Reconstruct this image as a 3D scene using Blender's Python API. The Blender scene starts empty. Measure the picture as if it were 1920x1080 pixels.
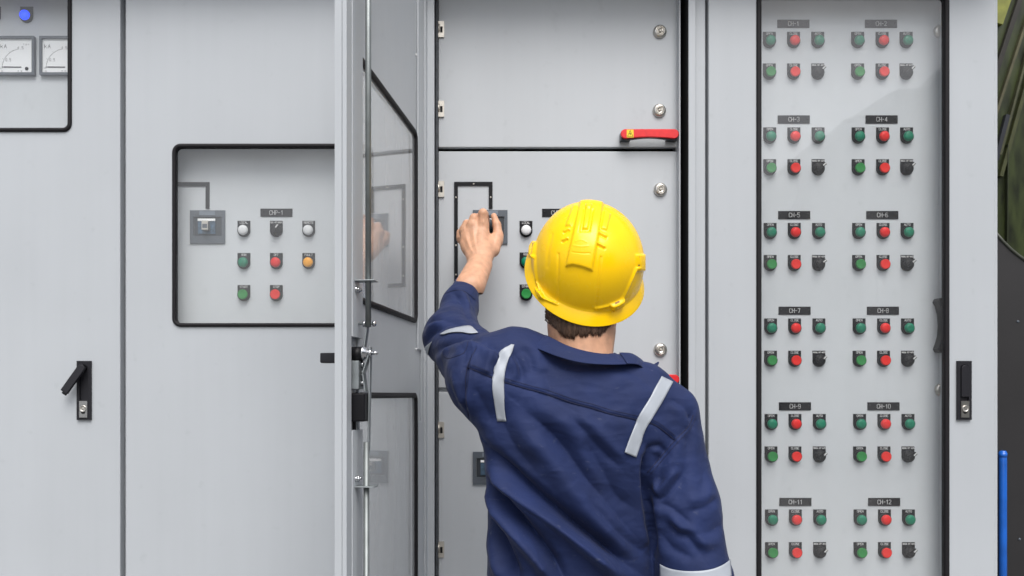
import bpy, bmesh, math, random
import numpy as np
from mathutils import Vector, Matrix, noise
from mathutils.bvhtree import BVHTree
R = math.radians
random.seed(7)
scene = bpy.context.scene
col = scene.collection

# ---------------------------------------------------------------- camera
FPX, CX, CY = 1530.0, 900.0, 740.0        # focal length and foot of the view axis, in pixels of the 1920x1080 photograph
CD, CZ = 1.91, 1.40                       # metres from the lens to the door fronts, lens height
cam_d = bpy.data.cameras.new('camera'); cam = bpy.data.objects.new('camera', cam_d); col.objects.link(cam)
cam.location = (0, -CD, CZ); cam.rotation_euler = (R(90), 0, 0)
cam_d.sensor_width = 36; cam_d.lens = 36*FPX/1920
cam_d.shift_x = (960-CX)/1920; cam_d.shift_y = (CY-540)/1920
cam_d.clip_start = .05; cam_d.clip_end = 1000
cam_d.dof.use_dof = True; cam_d.dof.focus_distance = 1.50; cam_d.dof.aperture_fstop = 8.0
scene.camera = cam
# ---------------------------------------------------------------- sky, sun, exposure
SUN_EL, SUN_AZ = 55, 8                   # degrees; azimuth measured from straight behind the camera towards the right
world = bpy.data.worlds.new('World'); scene.world = world; world.use_nodes = True
wn = world.node_tree.nodes; wl = world.node_tree.links
bg = wn['Background']; sk = wn.new('ShaderNodeTexSky'); sk.sky_type = 'NISHITA'; sk.sun_disc = False
sk.sun_elevation = R(SUN_EL); sk.sun_rotation = R(180-SUN_AZ); sk.dust_density = 4.0; sk.air_density = 1.0
hs = wn.new('ShaderNodeHueSaturation'); hs.inputs['Saturation'].default_value = .38
wl.new(sk.outputs[0], hs.inputs['Color']); wl.new(hs.outputs[0], bg.inputs[0]); bg.inputs[1].default_value = 0.125
sun_d = bpy.data.lights.new('sun', 'SUN'); sun = bpy.data.objects.new('sun', sun_d); col.objects.link(sun)
sun_d.energy = 1.35; sun_d.angle = R(44); sun_d.color = (1, .985, .965)
sd = Vector((math.sin(R(SUN_AZ))*math.cos(R(SUN_EL)), -math.cos(R(SUN_AZ))*math.cos(R(SUN_EL)), math.sin(R(SUN_EL))))
sun.rotation_euler = sd.to_track_quat('Z', 'Y').to_euler(); sun.location = (2, -6, 8)
vs = scene.view_settings; vs.view_transform = 'Standard'; vs.look = 'None'; vs.gamma = 1; vs.exposure = 0.62

# ---------------------------------------------------------------- helpers
def P(px, py, Y=0.0):
    d = CD+Y
    return Vector(((px-CX)/FPX*d, Y, CZ+(CY-py)/FPX*d))
def XW(px, Y=0.0): return (px-CX)/FPX*(CD+Y)
def ZW(py, Y=0.0): return CZ+(CY-py)/FPX*(CD+Y)
def srgb(*c):
    return tuple([(x/255/12.92 if x/255 <= .04045 else ((x/255+.055)/1.055)**2.4) for x in c])+(1,)

def tagit(o, label=None, cat=None, group=None, kind=None):
    if label: o['label'] = label
    if cat: o['category'] = cat
    if group: o['group'] = group
    if kind: o['kind'] = kind
    return o
def empty(name, loc=(0, 0, 0), label=None, cat=None, group=None, parent=None):
    o = bpy.data.objects.new(name, None); col.objects.link(o); o.location = loc; o.empty_display_size = .05
    if parent: o.parent = parent
    return tagit(o, label, cat, group)

class MB:
    """collects shapes for ONE mesh object"""
    def __init__(s): s.v = []; s.f = []; s.m = []; s.sm = []
    def add(s, vs, fs, mat=0, smooth=False):
        b = len(s.v); s.v += [tuple(p) for p in vs]
        for f in fs: s.f.append(tuple(b+i for i in f)); s.m.append(mat); s.sm.append(smooth)
        return s
    def box(s, x0, x1, y0, y1, z0, z1, mat=0):
        x0, x1 = sorted((x0, x1)); y0, y1 = sorted((y0, y1)); z0, z1 = sorted((z0, z1))
        vs = [(x0,y0,z0),(x1,y0,z0),(x1,y1,z0),(x0,y1,z0),(x0,y0,z1),(x1,y0,z1),(x1,y1,z1),(x0,y1,z1)]
        return s.add(vs, [(0,3,2,1),(4,5,6,7),(0,1,5,4),(1,2,6,5),(2,3,7,6),(3,0,4,7)], mat)
    def lathe(s, prof, c=(0,0,0), axis='-y', n=28, mat=0, smooth=True, cap=True):
        """prof: (radius, distance along axis); first = base, last = tip"""
        c = Vector(c); ax = {'-y': Vector((0,-1,0)), 'y': Vector((0,1,0)), 'z': Vector((0,0,1)), 'x': Vector((1,0,0)), '-x': Vector((-1,0,0))}.get(axis) if isinstance(axis, str) else Vector(axis).normalized()
        u = ax.orthogonal().normalized(); w = ax.cross(u)
        vs = []; fs = []
        for r, h in prof:
            for k in range(n):
                a = 2*math.pi*k/n
                vs.append(c+ax*h+u*(r*math.cos(a))+w*(r*math.sin(a)))
        for i in range(len(prof)-1):
            for k in range(n):
                k2 = (k+1) % n
                fs.append((i*n+k, i*n+k2, (i+1)*n+k2, (i+1)*n+k))
        if cap:
            fs.append(tuple(range(n))[::-1]); fs.append(tuple((len(prof)-1)*n+k for k in range(n)))
        return s.add(vs, fs, mat, smooth)
    def tube(s, pts, r, n=10, mat=0, smooth=True):
        pts = [Vector(p) for p in pts]; rs = r if isinstance(r, (list, tuple)) else [r]*len(pts)
        vs = []; fs = []; prev = None
        for i, p in enumerate(pts):
            t = (pts[min(i+1, len(pts)-1)]-pts[max(i-1, 0)]).normalized()
            if prev is None: u = t.orthogonal().normalized()
            else: u = (prev-t*prev.dot(t)).normalized()
            prev = u; w = t.cross(u)
            for k in range(n):
                a = 2*math.pi*k/n; vs.append(p+u*(rs[i]*math.cos(a))+w*(rs[i]*math.sin(a)))
        for i in range(len(pts)-1):
            for k in range(n):
                k2 = (k+1) % n; fs.append((i*n+k, i*n+k2, (i+1)*n+k2, (i+1)*n+k))
        fs.append(tuple(range(n))[::-1]); fs.append(tuple((len(pts)-1)*n+k for k in range(n)))
        return s.add(vs, fs, mat, smooth)
    def prism(s, poly, y0, y1, mat=0, smooth=False):
        """poly: (x,z) outline, extruded from y0 (near) to y1 (far)"""
        n = len(poly); a = sum(poly[i][0]*poly[(i+1) % n][1]-poly[(i+1) % n][0]*poly[i][1] for i in range(n))
        if a < 0: poly = poly[::-1]
        y0, y1 = sorted((y0, y1))
        vs = [(x, y0, z) for x, z in poly]+[(x, y1, z) for x, z in poly]
        fs = [tuple(range(n)), tuple(range(n, 2*n))[::-1]]+[((i+1) % n, i, n+i, n+(i+1) % n) for i in range(n)]
        return s.add(vs, fs, mat, smooth)
    def plate_hole(s, x0, x1, z0, z1, hx0, hx1, hz0, hz1, r, y0, y1, mat=0, k=6, top=True, bottom=True):
        oc = [(x1, z1), (x0, z1), (x0, z0), (x1, z0)]
        ic = [(hx1-r, hz1-r, 0), (hx0+r, hz1-r, 90), (hx0+r, hz0+r, 180), (hx1-r, hz0+r, 270)]
        for y, flip in ((y0, False), (y1, True)):
            vs = [(x, y, z) for x, z in oc]
            for cx, cz, a0 in ic:
                for j in range(k+1):
                    a = R(a0+90*j/k); vs.append((cx+r*math.cos(a), y, cz+r*math.sin(a)))
            fs = []
            for c in range(4):
                b = 4+c*(k+1)
                for j in range(k): fs.append((c, b+j+1, b+j))
                c2 = (c+1) % 4; b2 = 4+c2*(k+1)
                fs.append((c, c2, b2, b+k))
            # seen from -y, the order above is wound so that normals face +y or -y depending on flip
            if flip: fs = [f[::-1] for f in fs]
            s.add(vs, fs, mat)
        vs = []; n = 4*(k+1)
        for y in (y0, y1):
            for cx, cz, a0 in ic:
                for j in range(k+1):
                    a = R(a0+90*j/k); vs.append((cx+r*math.cos(a), y, cz+r*math.sin(a)))
        s.add(vs, [(i, (i+1) % n, n+(i+1) % n, n+i) for i in range(n)], mat)
        vs = [(x, y0, z) for x, z in oc]+[(x, y1, z) for x, z in oc]
        for i in range(4):
            if (i == 0 and not top) or (i == 2 and not bottom): continue
            s.add([vs[i], vs[(i+1) % 4], vs[4+(i+1) % 4], vs[4+i]], [(3, 2, 1, 0)], mat)
        return s
    def ring_sweep(s, x0, x1, z0, z1, r, prof, mat=0, k=8, smooth=True):
        """closed sweep round a rounded rectangle; prof: (outward offset, y)"""
        path = []
        for cx, cz, a0 in [(x1-r, z1-r, 0), (x0+r, z1-r, 90), (x0+r, z0+r, 180), (x1-r, z0+r, 270)]:
            for j in range(k+1):
                a = R(a0+90*j/k); path.append((cx, cz, math.cos(a), math.sin(a)))
        vs = []; m = len(prof); n = len(path)
        for cx, cz, ca, sa in path:
            for o, y in prof: vs.append((cx+(r+o)*ca, y, cz+(r+o)*sa))
        fs = [(i*m+j, ((i+1) % n)*m+j, ((i+1) % n)*m+(j+1) % m, i*m+(j+1) % m) for i in range(n) for j in range(m)]
        return s.add(vs, fs, mat, smooth)
    def build(s, name, mats, parent=None, label=None, cat=None, group=None, kind=None, bevel=0, seg=2, loc=None, merge=False, autosmooth=None, recalc=True):
        me = bpy.data.meshes.new(name); me.from_pydata(s.v, [], s.f)
        me.polygons.foreach_set('material_index', s.m); me.polygons.foreach_set('use_smooth', s.sm)
        if merge or recalc:
            bm = bmesh.new(); bm.from_mesh(me)
            if merge: bmesh.ops.remove_doubles(bm, verts=bm.verts, dist=1e-5)
            bmesh.ops.recalc_face_normals(bm, faces=bm.faces)
            bm.to_mesh(me); bm.free()
        me.update()
        for m in (mats if isinstance(mats, (list, tuple)) else [mats]): me.materials.append(m)
        o = bpy.data.objects.new(name, me); col.objects.link(o)
        if parent: o.parent = parent
        if loc is not None: o.location = loc
        if bevel:
            b = o.modifiers.new('bevel', 'BEVEL'); b.width = bevel; b.segments = seg; b.limit_method = 'ANGLE'; b.angle_limit = R(40); b.harden_normals = False
            for p in me.polygons: p.use_smooth = True
            w = o.modifiers.new('wn', 'WEIGHTED_NORMAL'); w.keep_sharp = True; w.weight = 60
        return tagit(o, label, cat, group, kind)

def cyl_prof(r, h, b=.001): return [(r, 0), (r, h-b), (r-b, h)]

# ---------------------------------------------------------------- materials
def mat(name, base, rough=.5, metal=0, bump=0, bscale=200, var=0, vscale=3, spec=.5, coat=0, sheen=0, sss=0, emit=None, estr=0, vstretch=(1, 1, 1), rvar=0, bdetail=3, bdist=.001):
    m = bpy.data.materials.new(name); m.use_nodes = True; nt = m.node_tree; N = nt.nodes; L = nt.links
    b = N['Principled BSDF']; b.inputs['Base Color'].default_value = base; b.inputs['Roughness'].default_value = rough
    b.inputs['Metallic'].default_value = metal; b.inputs['Specular IOR Level'].default_value = spec
    b.inputs['Coat Weight'].default_value = coat; b.inputs['Coat Roughness'].default_value = .08; b.inputs['Sheen Weight'].default_value = sheen
    if sss:
        b.inputs['Subsurface Weight'].default_value = sss; b.inputs['Subsurface Radius'].default_value = (1, .35, .18); b.inputs['Subsurface Scale'].default_value = .006
    if emit: b.inputs['Emission Color'].default_value = emit; b.inputs['Emission Strength'].default_value = estr
    tc = N.new('ShaderNodeTexCoord'); mp = N.new('ShaderNodeMapping'); mp.inputs['Scale'].default_value = vstretch
    L.new(tc.outputs['Object'], mp.inputs[0])
    if var:
        n = N.new('ShaderNodeTexNoise'); n.inputs['Scale'].default_value = vscale; n.inputs['Detail'].default_value = 5
        L.new(mp.outputs[0], n.inputs['Vector'])
        mr = N.new('ShaderNodeMapRange'); mr.inputs['From Min'].default_value = .3; mr.inputs['From Max'].default_value = .7
        mr.inputs['To Min'].default_value = 1-var; mr.inputs['To Max'].default_value = 1+var; L.new(n.outputs[0], mr.inputs[0])
        mx = N.new('ShaderNodeVectorMath'); mx.operation = 'SCALE'; mx.inputs[0].default_value = base[:3]
        L.new(mr.outputs[0], mx.inputs['Scale']); L.new(mx.outputs[0], b.inputs['Base Color'])
    if rvar:
        n3 = N.new('ShaderNodeTexNoise'); n3.inputs['Scale'].default_value = vscale*2.3; n3.inputs['Detail'].default_value = 4
        L.new(mp.outputs[0], n3.inputs['Vector']); m3 = N.new('ShaderNodeMapRange')
        m3.inputs['To Min'].default_value = rough-rvar; m3.inputs['To Max'].default_value = rough+rvar; L.new(n3.outputs[0], m3.inputs[0]); L.new(m3.outputs[0], b.inputs['Roughness'])
    if bump:
        n2 = N.new('ShaderNodeTexNoise'); n2.inputs['Scale'].default_value = bscale; n2.inputs['Detail'].default_value = bdetail
        L.new(tc.outputs['Object'], n2.inputs['Vector'])
        bp = N.new('ShaderNodeBump'); bp.inputs['Strength'].default_value = bump; bp.inputs['Distance'].default_value = bdist
        L.new(n2.outputs[0], bp.inputs['Height']); L.new(bp.outputs[0], b.inputs['Normal'])
    return m

def paint(name, base, rough=.38):
    """powder-coated sheet steel: orange peel, faint rain streaks and grime with a shape of their own"""
    m = mat(name, base, rough, bump=.12, bscale=420, spec=.45, bdist=.0006)
    nt = m.node_tree; N = nt.nodes; L = nt.links; b = N['Principled BSDF']
    tc = N.new('ShaderNodeTexCoord'); mp = N.new('ShaderNodeMapping'); mp.inputs['Scale'].default_value = (22, 1, .8); L.new(tc.outputs['Object'], mp.inputs[0])
    n = N.new('ShaderNodeTexNoise'); n.inputs['Scale'].default_value = 1.6; n.inputs['Detail'].default_value = 6; L.new(mp.outputs[0], n.inputs['Vector'])
    n2 = N.new('ShaderNodeTexNoise'); n2.inputs['Scale'].default_value = 2.2; n2.inputs['Detail'].default_value = 8; L.new(tc.outputs['Object'], n2.inputs['Vector'])
    n4 = N.new('ShaderNodeTexNoise'); n4.inputs['Scale'].default_value = 30; n4.inputs['Detail'].default_value = 8; L.new(tc.outputs['Object'], n4.inputs['Vector'])
    r1 = N.new('ShaderNodeMapRange'); r1.inputs['From Min'].default_value = .35; r1.inputs['From Max'].default_value = .75; r1.inputs['To Min'].default_value = 1.0; r1.inputs['To Max'].default_value = .975; L.new(n.outputs[0], r1.inputs[0])
    r2 = N.new('ShaderNodeMapRange'); r2.inputs['From Min'].default_value = .35; r2.inputs['From Max'].default_value = .7; r2.inputs['To Min'].default_value = 1.02; r2.inputs['To Max'].default_value = .95; L.new(n2.outputs[0], r2.inputs[0])
    r3 = N.new('ShaderNodeMapRange'); r3.inputs['From Min'].default_value = .64; r3.inputs['From Max'].default_value = .78; r3.inputs['To Min'].default_value = 1.0; r3.inputs['To Max'].default_value = .93; L.new(n4.outputs[0], r3.inputs[0])
    a = N.new('ShaderNodeMath'); a.operation = 'MULTIPLY'; L.new(r1.outputs[0], a.inputs[0]); L.new(r2.outputs[0], a.inputs[1])
    a2 = N.new('ShaderNodeMath'); a2.operation = 'MULTIPLY'; L.new(a.outputs[0], a2.inputs[0]); L.new(r3.outputs[0], a2.inputs[1])
    mx = N.new('ShaderNodeVectorMath'); mx.operation = 'SCALE'; mx.inputs[0].default_value = base[:3]; L.new(a2.outputs[0], mx.inputs['Scale']); L.new(mx.outputs[0], b.inputs['Base Color'])
    rr = N.new('ShaderNodeMapRange'); rr.inputs['To Min'].default_value = rough-.06; rr.inputs['To Max'].default_value = rough+.1; L.new(n2.outputs[0], rr.inputs[0]); L.new(rr.outputs[0], b.inputs['Roughness'])
    return m

def acrylic(name, k=1.9, wave=.05, dust_haze=(.006, .035), gr=.025):
    m = bpy.data.materials.new(name); m.use_nodes = True; nt = m.node_tree; N = nt.nodes; L = nt.links
    for n in list(N):
        if n.type != 'OUTPUT_MATERIAL': N.remove(n)
    out = [n for n in N if n.type == 'OUTPUT_MATERIAL'][0]
    tr = N.new('ShaderNodeBsdfTransparent'); tr.inputs[0].default_value = (.97, .975, .975, 1)
    gl = N.new('ShaderNodeBsdfGlossy'); gl.inputs['Roughness'].default_value = gr
    fr = N.new('ShaderNodeFresnel'); fr.inputs[0].default_value = 1.49
    geo = N.new('ShaderNodeNewGeometry'); iv = N.new('ShaderNodeMath'); iv.operation = 'SUBTRACT'; iv.inputs[0].default_value = 1; L.new(geo.outputs['Backfacing'], iv.inputs[1])
    mu = N.new('ShaderNodeMath'); mu.operation = 'MULTIPLY'; L.new(fr.outputs[0], mu.inputs[0]); L.new(iv.outputs[0], mu.inputs[1])
    m2 = N.new('ShaderNodeMath'); m2.operation = 'MULTIPLY'; m2.use_clamp = True; m2.inputs[1].default_value = k; L.new(mu.outputs[0], m2.inputs[0])
    tc = N.new('ShaderNodeTexCoord'); n = N.new('ShaderNodeTexNoise'); n.inputs['Scale'].default_value = 5; n.inputs['Detail'].default_value = 1.5; L.new(tc.outputs['Object'], n.inputs['Vector'])
    bp = N.new('ShaderNodeBump'); bp.inputs['Strength'].default_value = wave; bp.inputs['Distance'].default_value = .01; L.new(n.outputs[0], bp.inputs['Height']); L.new(bp.outputs[0], gl.inputs['Normal'])
    # diffuse film: thin dust on the windows, painted pale haze on the door pane
    df = N.new('ShaderNodeBsdfDiffuse'); df.inputs[0].default_value = (.78, .79, .80, 1)
    n2 = N.new('ShaderNodeTexNoise'); n2.inputs['Scale'].default_value = 9; n2.inputs['Detail'].default_value = 7
    mp = N.new('ShaderNodeMapping'); mp.inputs['Scale'].default_value = (1, 1, .35); L.new(tc.outputs['Object'], mp.inputs[0]); L.new(mp.outputs[0], n2.inputs['Vector'])
    r = N.new('ShaderNodeMapRange'); r.inputs['From Min'].default_value = .3; r.inputs['From Max'].default_value = .75; r.inputs['To Min'].default_value = dust_haze[0]; r.inputs['To Max'].default_value = dust_haze[1]; L.new(n2.outputs[0], r.inputs[0])
    ms = N.new('ShaderNodeMixShader'); L.new(r.outputs[0], ms.inputs[0]); L.new(tr.outputs[0], ms.inputs[1]); L.new(df.outputs[0], ms.inputs[2])
    mx = N.new('ShaderNodeMixShader'); L.new(m2.outputs[0], mx.inputs[0]); L.new(ms.outputs[0], mx.inputs[1]); L.new(gl.outputs[0], mx.inputs[2])
    L.new(mx.outputs[0], out.inputs[0]); return m

M = {}
M['paint'] = paint('grey_powder_coat', (.450, .476, .503, 1))
M['paint_in'] = paint('inner_panel_coat', (.48, .505, .53, 1), .42)
M['carcass'] = paint('carcass_coat', (.45, .475, .50, 1), .45)
M['rubber'] = mat('black_rubber', (.010, .009, .011, 1), .6, spec=.25, bump=.2, bscale=300)
M['blackp'] = mat('black_plastic', (.007, .007, .009, 1), .45, bump=.1, bscale=500, spec=.2)
M['handlep'] = mat('handle_plastic', (.012, .012, .016, 1), .5, spec=.3, bump=.25, bscale=900)
M['plate'] = mat('legend_plate_black', (.008, .008, .011, 1), .5, spec=.2)
M['dark'] = mat('hollow_shade', (.006, .006, .007, 1), .8)  # near-black standing in for shade in gaps and hollows
M['white_ink'] = mat('white_lettering', (.58, .58, .58, 1), .6)
M['grey_ink'] = mat('grey_print', (.04, .04, .05, 1), .6)
M['green_l'] = mat('green_lens', (.0, .185, .10, 1), .35, spec=.3)
M['green_b'] = mat('green_cap', (.022, .225, .05, 1), .5, spec=.2)
M['red_l'] = mat('red_lens', (.74, .010, .008, 1), .35, spec=.3)
M['red_b'] = mat('red_cap', (.76, .020, .014, 1), .5, spec=.2)
M['white_l'] = mat('white_lens', (.72, .73, .74, 1), .35, spec=.3)
M['amber_l'] = mat('amber_lens', (.95, .40, .012, 1), .35, spec=.3)
M['blue_lit'] = mat('blue_lit_lens', (.01, .06, .8, 1), .3, emit=(.0, .045, 1, 1), estr=1.1)
M['nickel'] = mat('nickel', (.60, .575, .53, 1), .28, metal=1, bump=.1, bscale=300)
M['nickel_d'] = mat('nickel_dull', (.52, .49, .44, 1), .42, metal=.85, bump=.1, bscale=300)
M['zinc'] = mat('zinc_plate', (.36, .39, .40, 1), .5, metal=1, var=.12, vscale=40, bump=.1, bscale=200)
M['rod'] = mat('galvanised_rod', (.25, .27, .27, 1), .55, metal=.9, var=.15, vscale=30)
M['chrome'] = mat('chrome', (.55, .56, .58, 1), .2, metal=1)
M['redh'] = mat('red_handle', (.70, .014, .018, 1), .38, bump=.12, bscale=300, var=.10, vscale=70, rvar=.1)
M['yellow_s'] = mat('yellow_sticker', (.85, .62, .02, 1), .5)
M['breaker'] = mat('breaker_grey', (.085, .10, .12, 1), .45, bump=.1, bscale=500)
M['breaker_d'] = mat('breaker_dark', (.03, .036, .045, 1), .4)
M['blueish'] = mat('breaker_blue', (.05, .095, .15, 1), .4, var=.5, vscale=120)
M['dial'] = mat('dial_white', (.90, .91, .92, 1), .55, spec=.2)
M['paint_brightened'] = paint('inner_panel_brightened', (.58, .605, .63, 1), .45)  # inner panel coat, lightened to offset the shade behind the panes
M['glass'] = acrylic('clear_acrylic', 2.1, .06)
M['glass2'] = acrylic('door_acrylic', 2.0, .03, (.18, .40), .05)  # dense film paints the pale haze of the open door's reflections
M['hat'] = mat('yellow_hard_hat', (1.0, .61, .001, 1), .25, spec=.34, coat=.05, rvar=.09, vscale=14, bump=.05, bscale=120, var=.035, sss=.0)
M['hat_d'] = mat('hat_slot', (.28, .13, .01, 1), .5)
M['skin'] = mat('skin', (.60, .33, .205, 1), .5, bump=.5, bscale=320, sss=.10, var=.16, vscale=60, bdist=.0006)
M['tape'] = mat('reflective_tape', (.36, .39, .435, 1), .5, metal=.1, bump=.12, bscale=130, var=.06, vscale=30)
M['concrete'] = mat('concrete', (.17, .167, .16, 1), .85, bump=.4, bscale=30, var=.2, vscale=1.5)
M['render'] = mat('pale_render', (.17, .185, .18, 1), .8, bump=.2, bscale=20, var=.1, vscale=1)
M['roofm'] = mat('roof_metal', (.22, .24, .25, 1), .5)
M['darkpanel'] = mat('dark_grey_paint', (.017, .016, .017, 1), .5, bump=.1, bscale=300, var=.15, vscale=6)
M['bluepipe'] = mat('blue_pipe', (.004, .10, .46, 1), .3, coat=.3, var=.2, vscale=25, bump=.1, bscale=60)
M['boot'] = mat('boot_leather', (.02, .016, .012, 1), .5, bump=.3, bscale=200)

# ---------------------------------------------------------------- engraved stroke lettering
FONT = {'A': [[(0,0),(2,6),(4,0)],[(.8,2.2),(3.2,2.2)]], 'B': [[(0,0),(0,6),(3,6),(3.8,5),(3,3.3),(0,3.3)],[(3,3.3),(4,2),(3.2,0),(0,0)]],
'C': [[(4,5),(3,6),(1,6),(0,5),(0,1),(1,0),(3,0),(4,1)]], 'D': [[(0,0),(0,6),(2.6,6),(4,4.6),(4,1.4),(2.6,0),(0,0)]], 'E': [[(4,6),(0,6),(0,0),(4,0)],[(0,3.1),(3,3.1)]],
'F': [[(4,6),(0,6),(0,0)],[(0,3.1),(3,3.1)]], 'H': [[(0,0),(0,6)],[(4,0),(4,6)],[(0,3),(4,3)]], 'K': [[(0,0),(0,6)],[(4,6),(0,2.6)],[(1.3,3.6),(4,0)]], 'k': [[(0,0),(0,6)],[(3,4),(0,2)],[(1.2,2.8),(3.2,0)]],
'L': [[(0,6),(0,0),(4,0)]], 'M': [[(0,0),(0,6),(2,3),(4,6),(4,0)]], 'N': [[(0,0),(0,6),(4,0),(4,6)]], 'O': [[(1,0),(0,1),(0,5),(1,6),(3,6),(4,5),(4,1),(3,0),(1,0)]],
'P': [[(0,0),(0,6),(3,6),(4,5),(4,3.6),(3,2.7),(0,2.7)]], 'R': [[(0,0),(0,6),(3,6),(4,5),(4,3.6),(3,2.7),(0,2.7)],[(2.2,2.7),(4,0)]],
'S': [[(4,5.2),(3,6),(1,6),(0,5),(0,4),(1,3.1),(3,2.9),(4,2),(4,1),(3,0),(1,0),(0,.8)]], 'T': [[(0,6),(4,6)],[(2,6),(2,0)]], 'U': [[(0,6),(0,1),(1,0),(3,0),(4,1),(4,6)]],
'-': [[(.6,3),(3.4,3)]], '.': [[(1.7,0),(2.3,0)]], ' ': [], '0': [[(1,0),(0,1),(0,5),(1,6),(3,6),(4,5),(4,1),(3,0),(1,0)]], '1': [[(1,4.6),(2.4,6),(2.4,0)]],
'2': [[(0,5),(1,6),(3,6),(4,5),(4,4),(0,0),(4,0)]], '3': [[(0,5.4),(1,6),(3,6),(4,5),(4,3.8),(3,3.1),(1.6,3.1)],[(3,3.1),(4,2.2),(4,1),(3,0),(1,0),(0,.7)]],
'4': [[(3,0),(3,6),(0,1.6),(4,1.6)]], '5': [[(4,6),(0,6),(0,3.4),(3,3.6),(4,2.6),(4,1),(3,0),(1,0),(0,.7)]], '6': [[(4,5.4),(3,6),(1,6),(0,5),(0,1),(1,0),(3,0),(4,1),(4,2.4),(3,3.3),(0,3.2)]],
'7': [[(0,6),(4,6),(1.6,0)]], '8': [[(1,3.1),(0,4),(0,5),(1,6),(3,6),(4,5),(4,4),(3,3.1),(1,3.1),(0,2.2),(0,1),(1,0),(3,0),(4,1),(4,2.2),(3,3.1)]],
'9': [[(0,.6),(1,0),(3,0),(4,1),(4,5),(3,6),(1,6),(0,5),(0,3.6),(1,2.7),(4,2.8)]]}
def letters(mb, text, cx, cz, h, w, y, sw, gap=1.35, mat=0):
    """text centred on cx,cz at height y plane; h letter height, w letter width, sw stroke width"""
    n = len(text); adv = w*gap; x = cx-(adv*(n-1)+w)/2; t = .00025
    for ch in text:
        for pl in FONT.get(ch, []):
            for a, b in zip(pl, pl[1:]):
                ax, az = x+a[0]/4*w, cz-h/2+a[1]/6*h; bx, bz = x+b[0]/4*w, cz-h/2+b[1]/6*h
                dx, dz = bx-ax, bz-az; l = math.hypot(dx, dz) or 1e-9; dx /= l; dz /= l
                ax -= dx*sw*.4; az -= dz*sw*.4; bx += dx*sw*.4; bz += dz*sw*.4
                nx, nz = -dz*sw/2, dx*sw/2
                mb.prism([(ax+nx, az+nz), (ax-nx, az-nz), (bx-nx, bz-nz), (bx+nx, bz+nz)], y-t, y, mat)
        x += adv
    return mb
TXT = {}
def text_obj(parent, text, cx, cz, h, w, y, sw, m=None):
    key = (text, round(h, 5))
    if key in TXT:
        o = TXT[key].copy(); col.objects.link(o); o.parent = parent; return o
    mb = MB(); letters(mb, text, cx, cz, h, w, y, sw)
    o = mb.build('lettering', m or M['white_ink'], parent, recalc=False); TXT[key] = o
    return o

# ---------------------------------------------------------------- setting
g = MB(); g.add([(-150, -150, 0), (150, -150, 0), (150, 150, 0), (-150, 150, 0)], [(0, 1, 2, 3)])
g.build('ground', M['concrete'], kind='structure')
# ================================================================ controls
IN = .050                                   # depth of the inner panels behind the door fronts
def plate_outline(w=.0306, top=.0236, n=14):
    r = w/2; pts = [(-r, top), (-r, 0)]
    for k in range(1, n): a = math.pi+math.pi*k/n; pts.append((r*math.cos(a), r*math.sin(a)))
    return pts+[(r, 0), (r, top)]
def proto_parts(kind):
    b = MB(); b.prism(plate_outline(), -.0015, 0)
    if kind == 'lamp': b.lathe([(.0142, .0012), (.0142, .0075), (.0128, .0088), (.0118, .0088)], n=30)
    elif kind == 'push': b.lathe([(.0145, .0012), (.0145, .006), (.0135, .0105), (.0125, .0112), (.0120, .0095)], n=30)
    else: b.lathe([(.0145, .0012), (.0145, .005), (.0132, .0085), (.0115, .0100)], n=30)
    return b
PROTO = {}
def control(parent, kind, m, loc, text, angle=0):
    """kind lamp / push / selector. One mesh (legend plate with its bezel), children: lens, cap or knob, and lettering"""
    name = {'lamp': 'indicator_lamp', 'push': 'push_button', 'sel': 'selector_switch'}[kind]
    if kind not in PROTO:
        o = proto_parts(kind).build(name, M['plate'], parent)
        PROTO[kind] = o
    else:
        o = PROTO[kind].copy(); col.objects.link(o); o.parent = parent
    o.location = loc
    ck = kind+m
    if ck not in PROTO:
        c = MB()
        if kind == 'lamp': c.lathe([(.0119, .007), (.0119, .0105), (.0112, .0128), (.0085, .0146), (.0045, .0154), (.001, .0156)], n=30); nm = 'lens'
        elif kind == 'push': c.lathe([(.0117, .006), (.0117, .0138), (.0108, .0147), (.0098, .0146), (.006, .0139), (.001, .0137)], n=30); nm = 'cap'
        else:
            c.lathe([(.0098, .008), (.0098, .0135), (.0090, .0145)], n=26)
            c.box(-.0034, .0034, -.0215, -.013, -.0095, .0135); c.box(-.0016, .0016, -.0222, -.0212, .0045, .0132, 1); c.box(-.0016, .0016, -.0215, -.0160, .0132, .0140, 1); nm = 'knob'
        o2 = c.build(nm, [M[m], M['white_ink']], o, recalc=True)
        PROTO[ck] = o2
    else:
        o2 = PROTO[ck].copy(); col.objects.link(o2); o2.parent = o
    o2.rotation_euler = (0, angle, 0)
    if text:
        if len(text) > 8: text_obj(o, text, 0, .0196, .0036, .00145, -.0016, .00055)
        else: text_obj(o, text, 0, .0193, .0050, .0029, -.0016, .00075)
    return o
def tag_plate(parent, text, loc, w=.0768, h=.0195):
    b = MB(); b.box(-w/2, w/2, -.0018, 0, -h/2, h/2)
    o = b.build('name_plate', M['plate'], parent, loc=loc, bevel=.0003, seg=1)
    text_obj(o, text, 0, 0, .0098, .0050, -.0020, .00115)
    for s in (-1, 1):
        r = MB(); r.lathe([(.0022, 0), (.0020, .0009), (.0008, .0013)], n=12); r.build('rivet', M['handlep'], o, loc=(s*(w/2-.0055), -.0018, .002))
    return o
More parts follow.
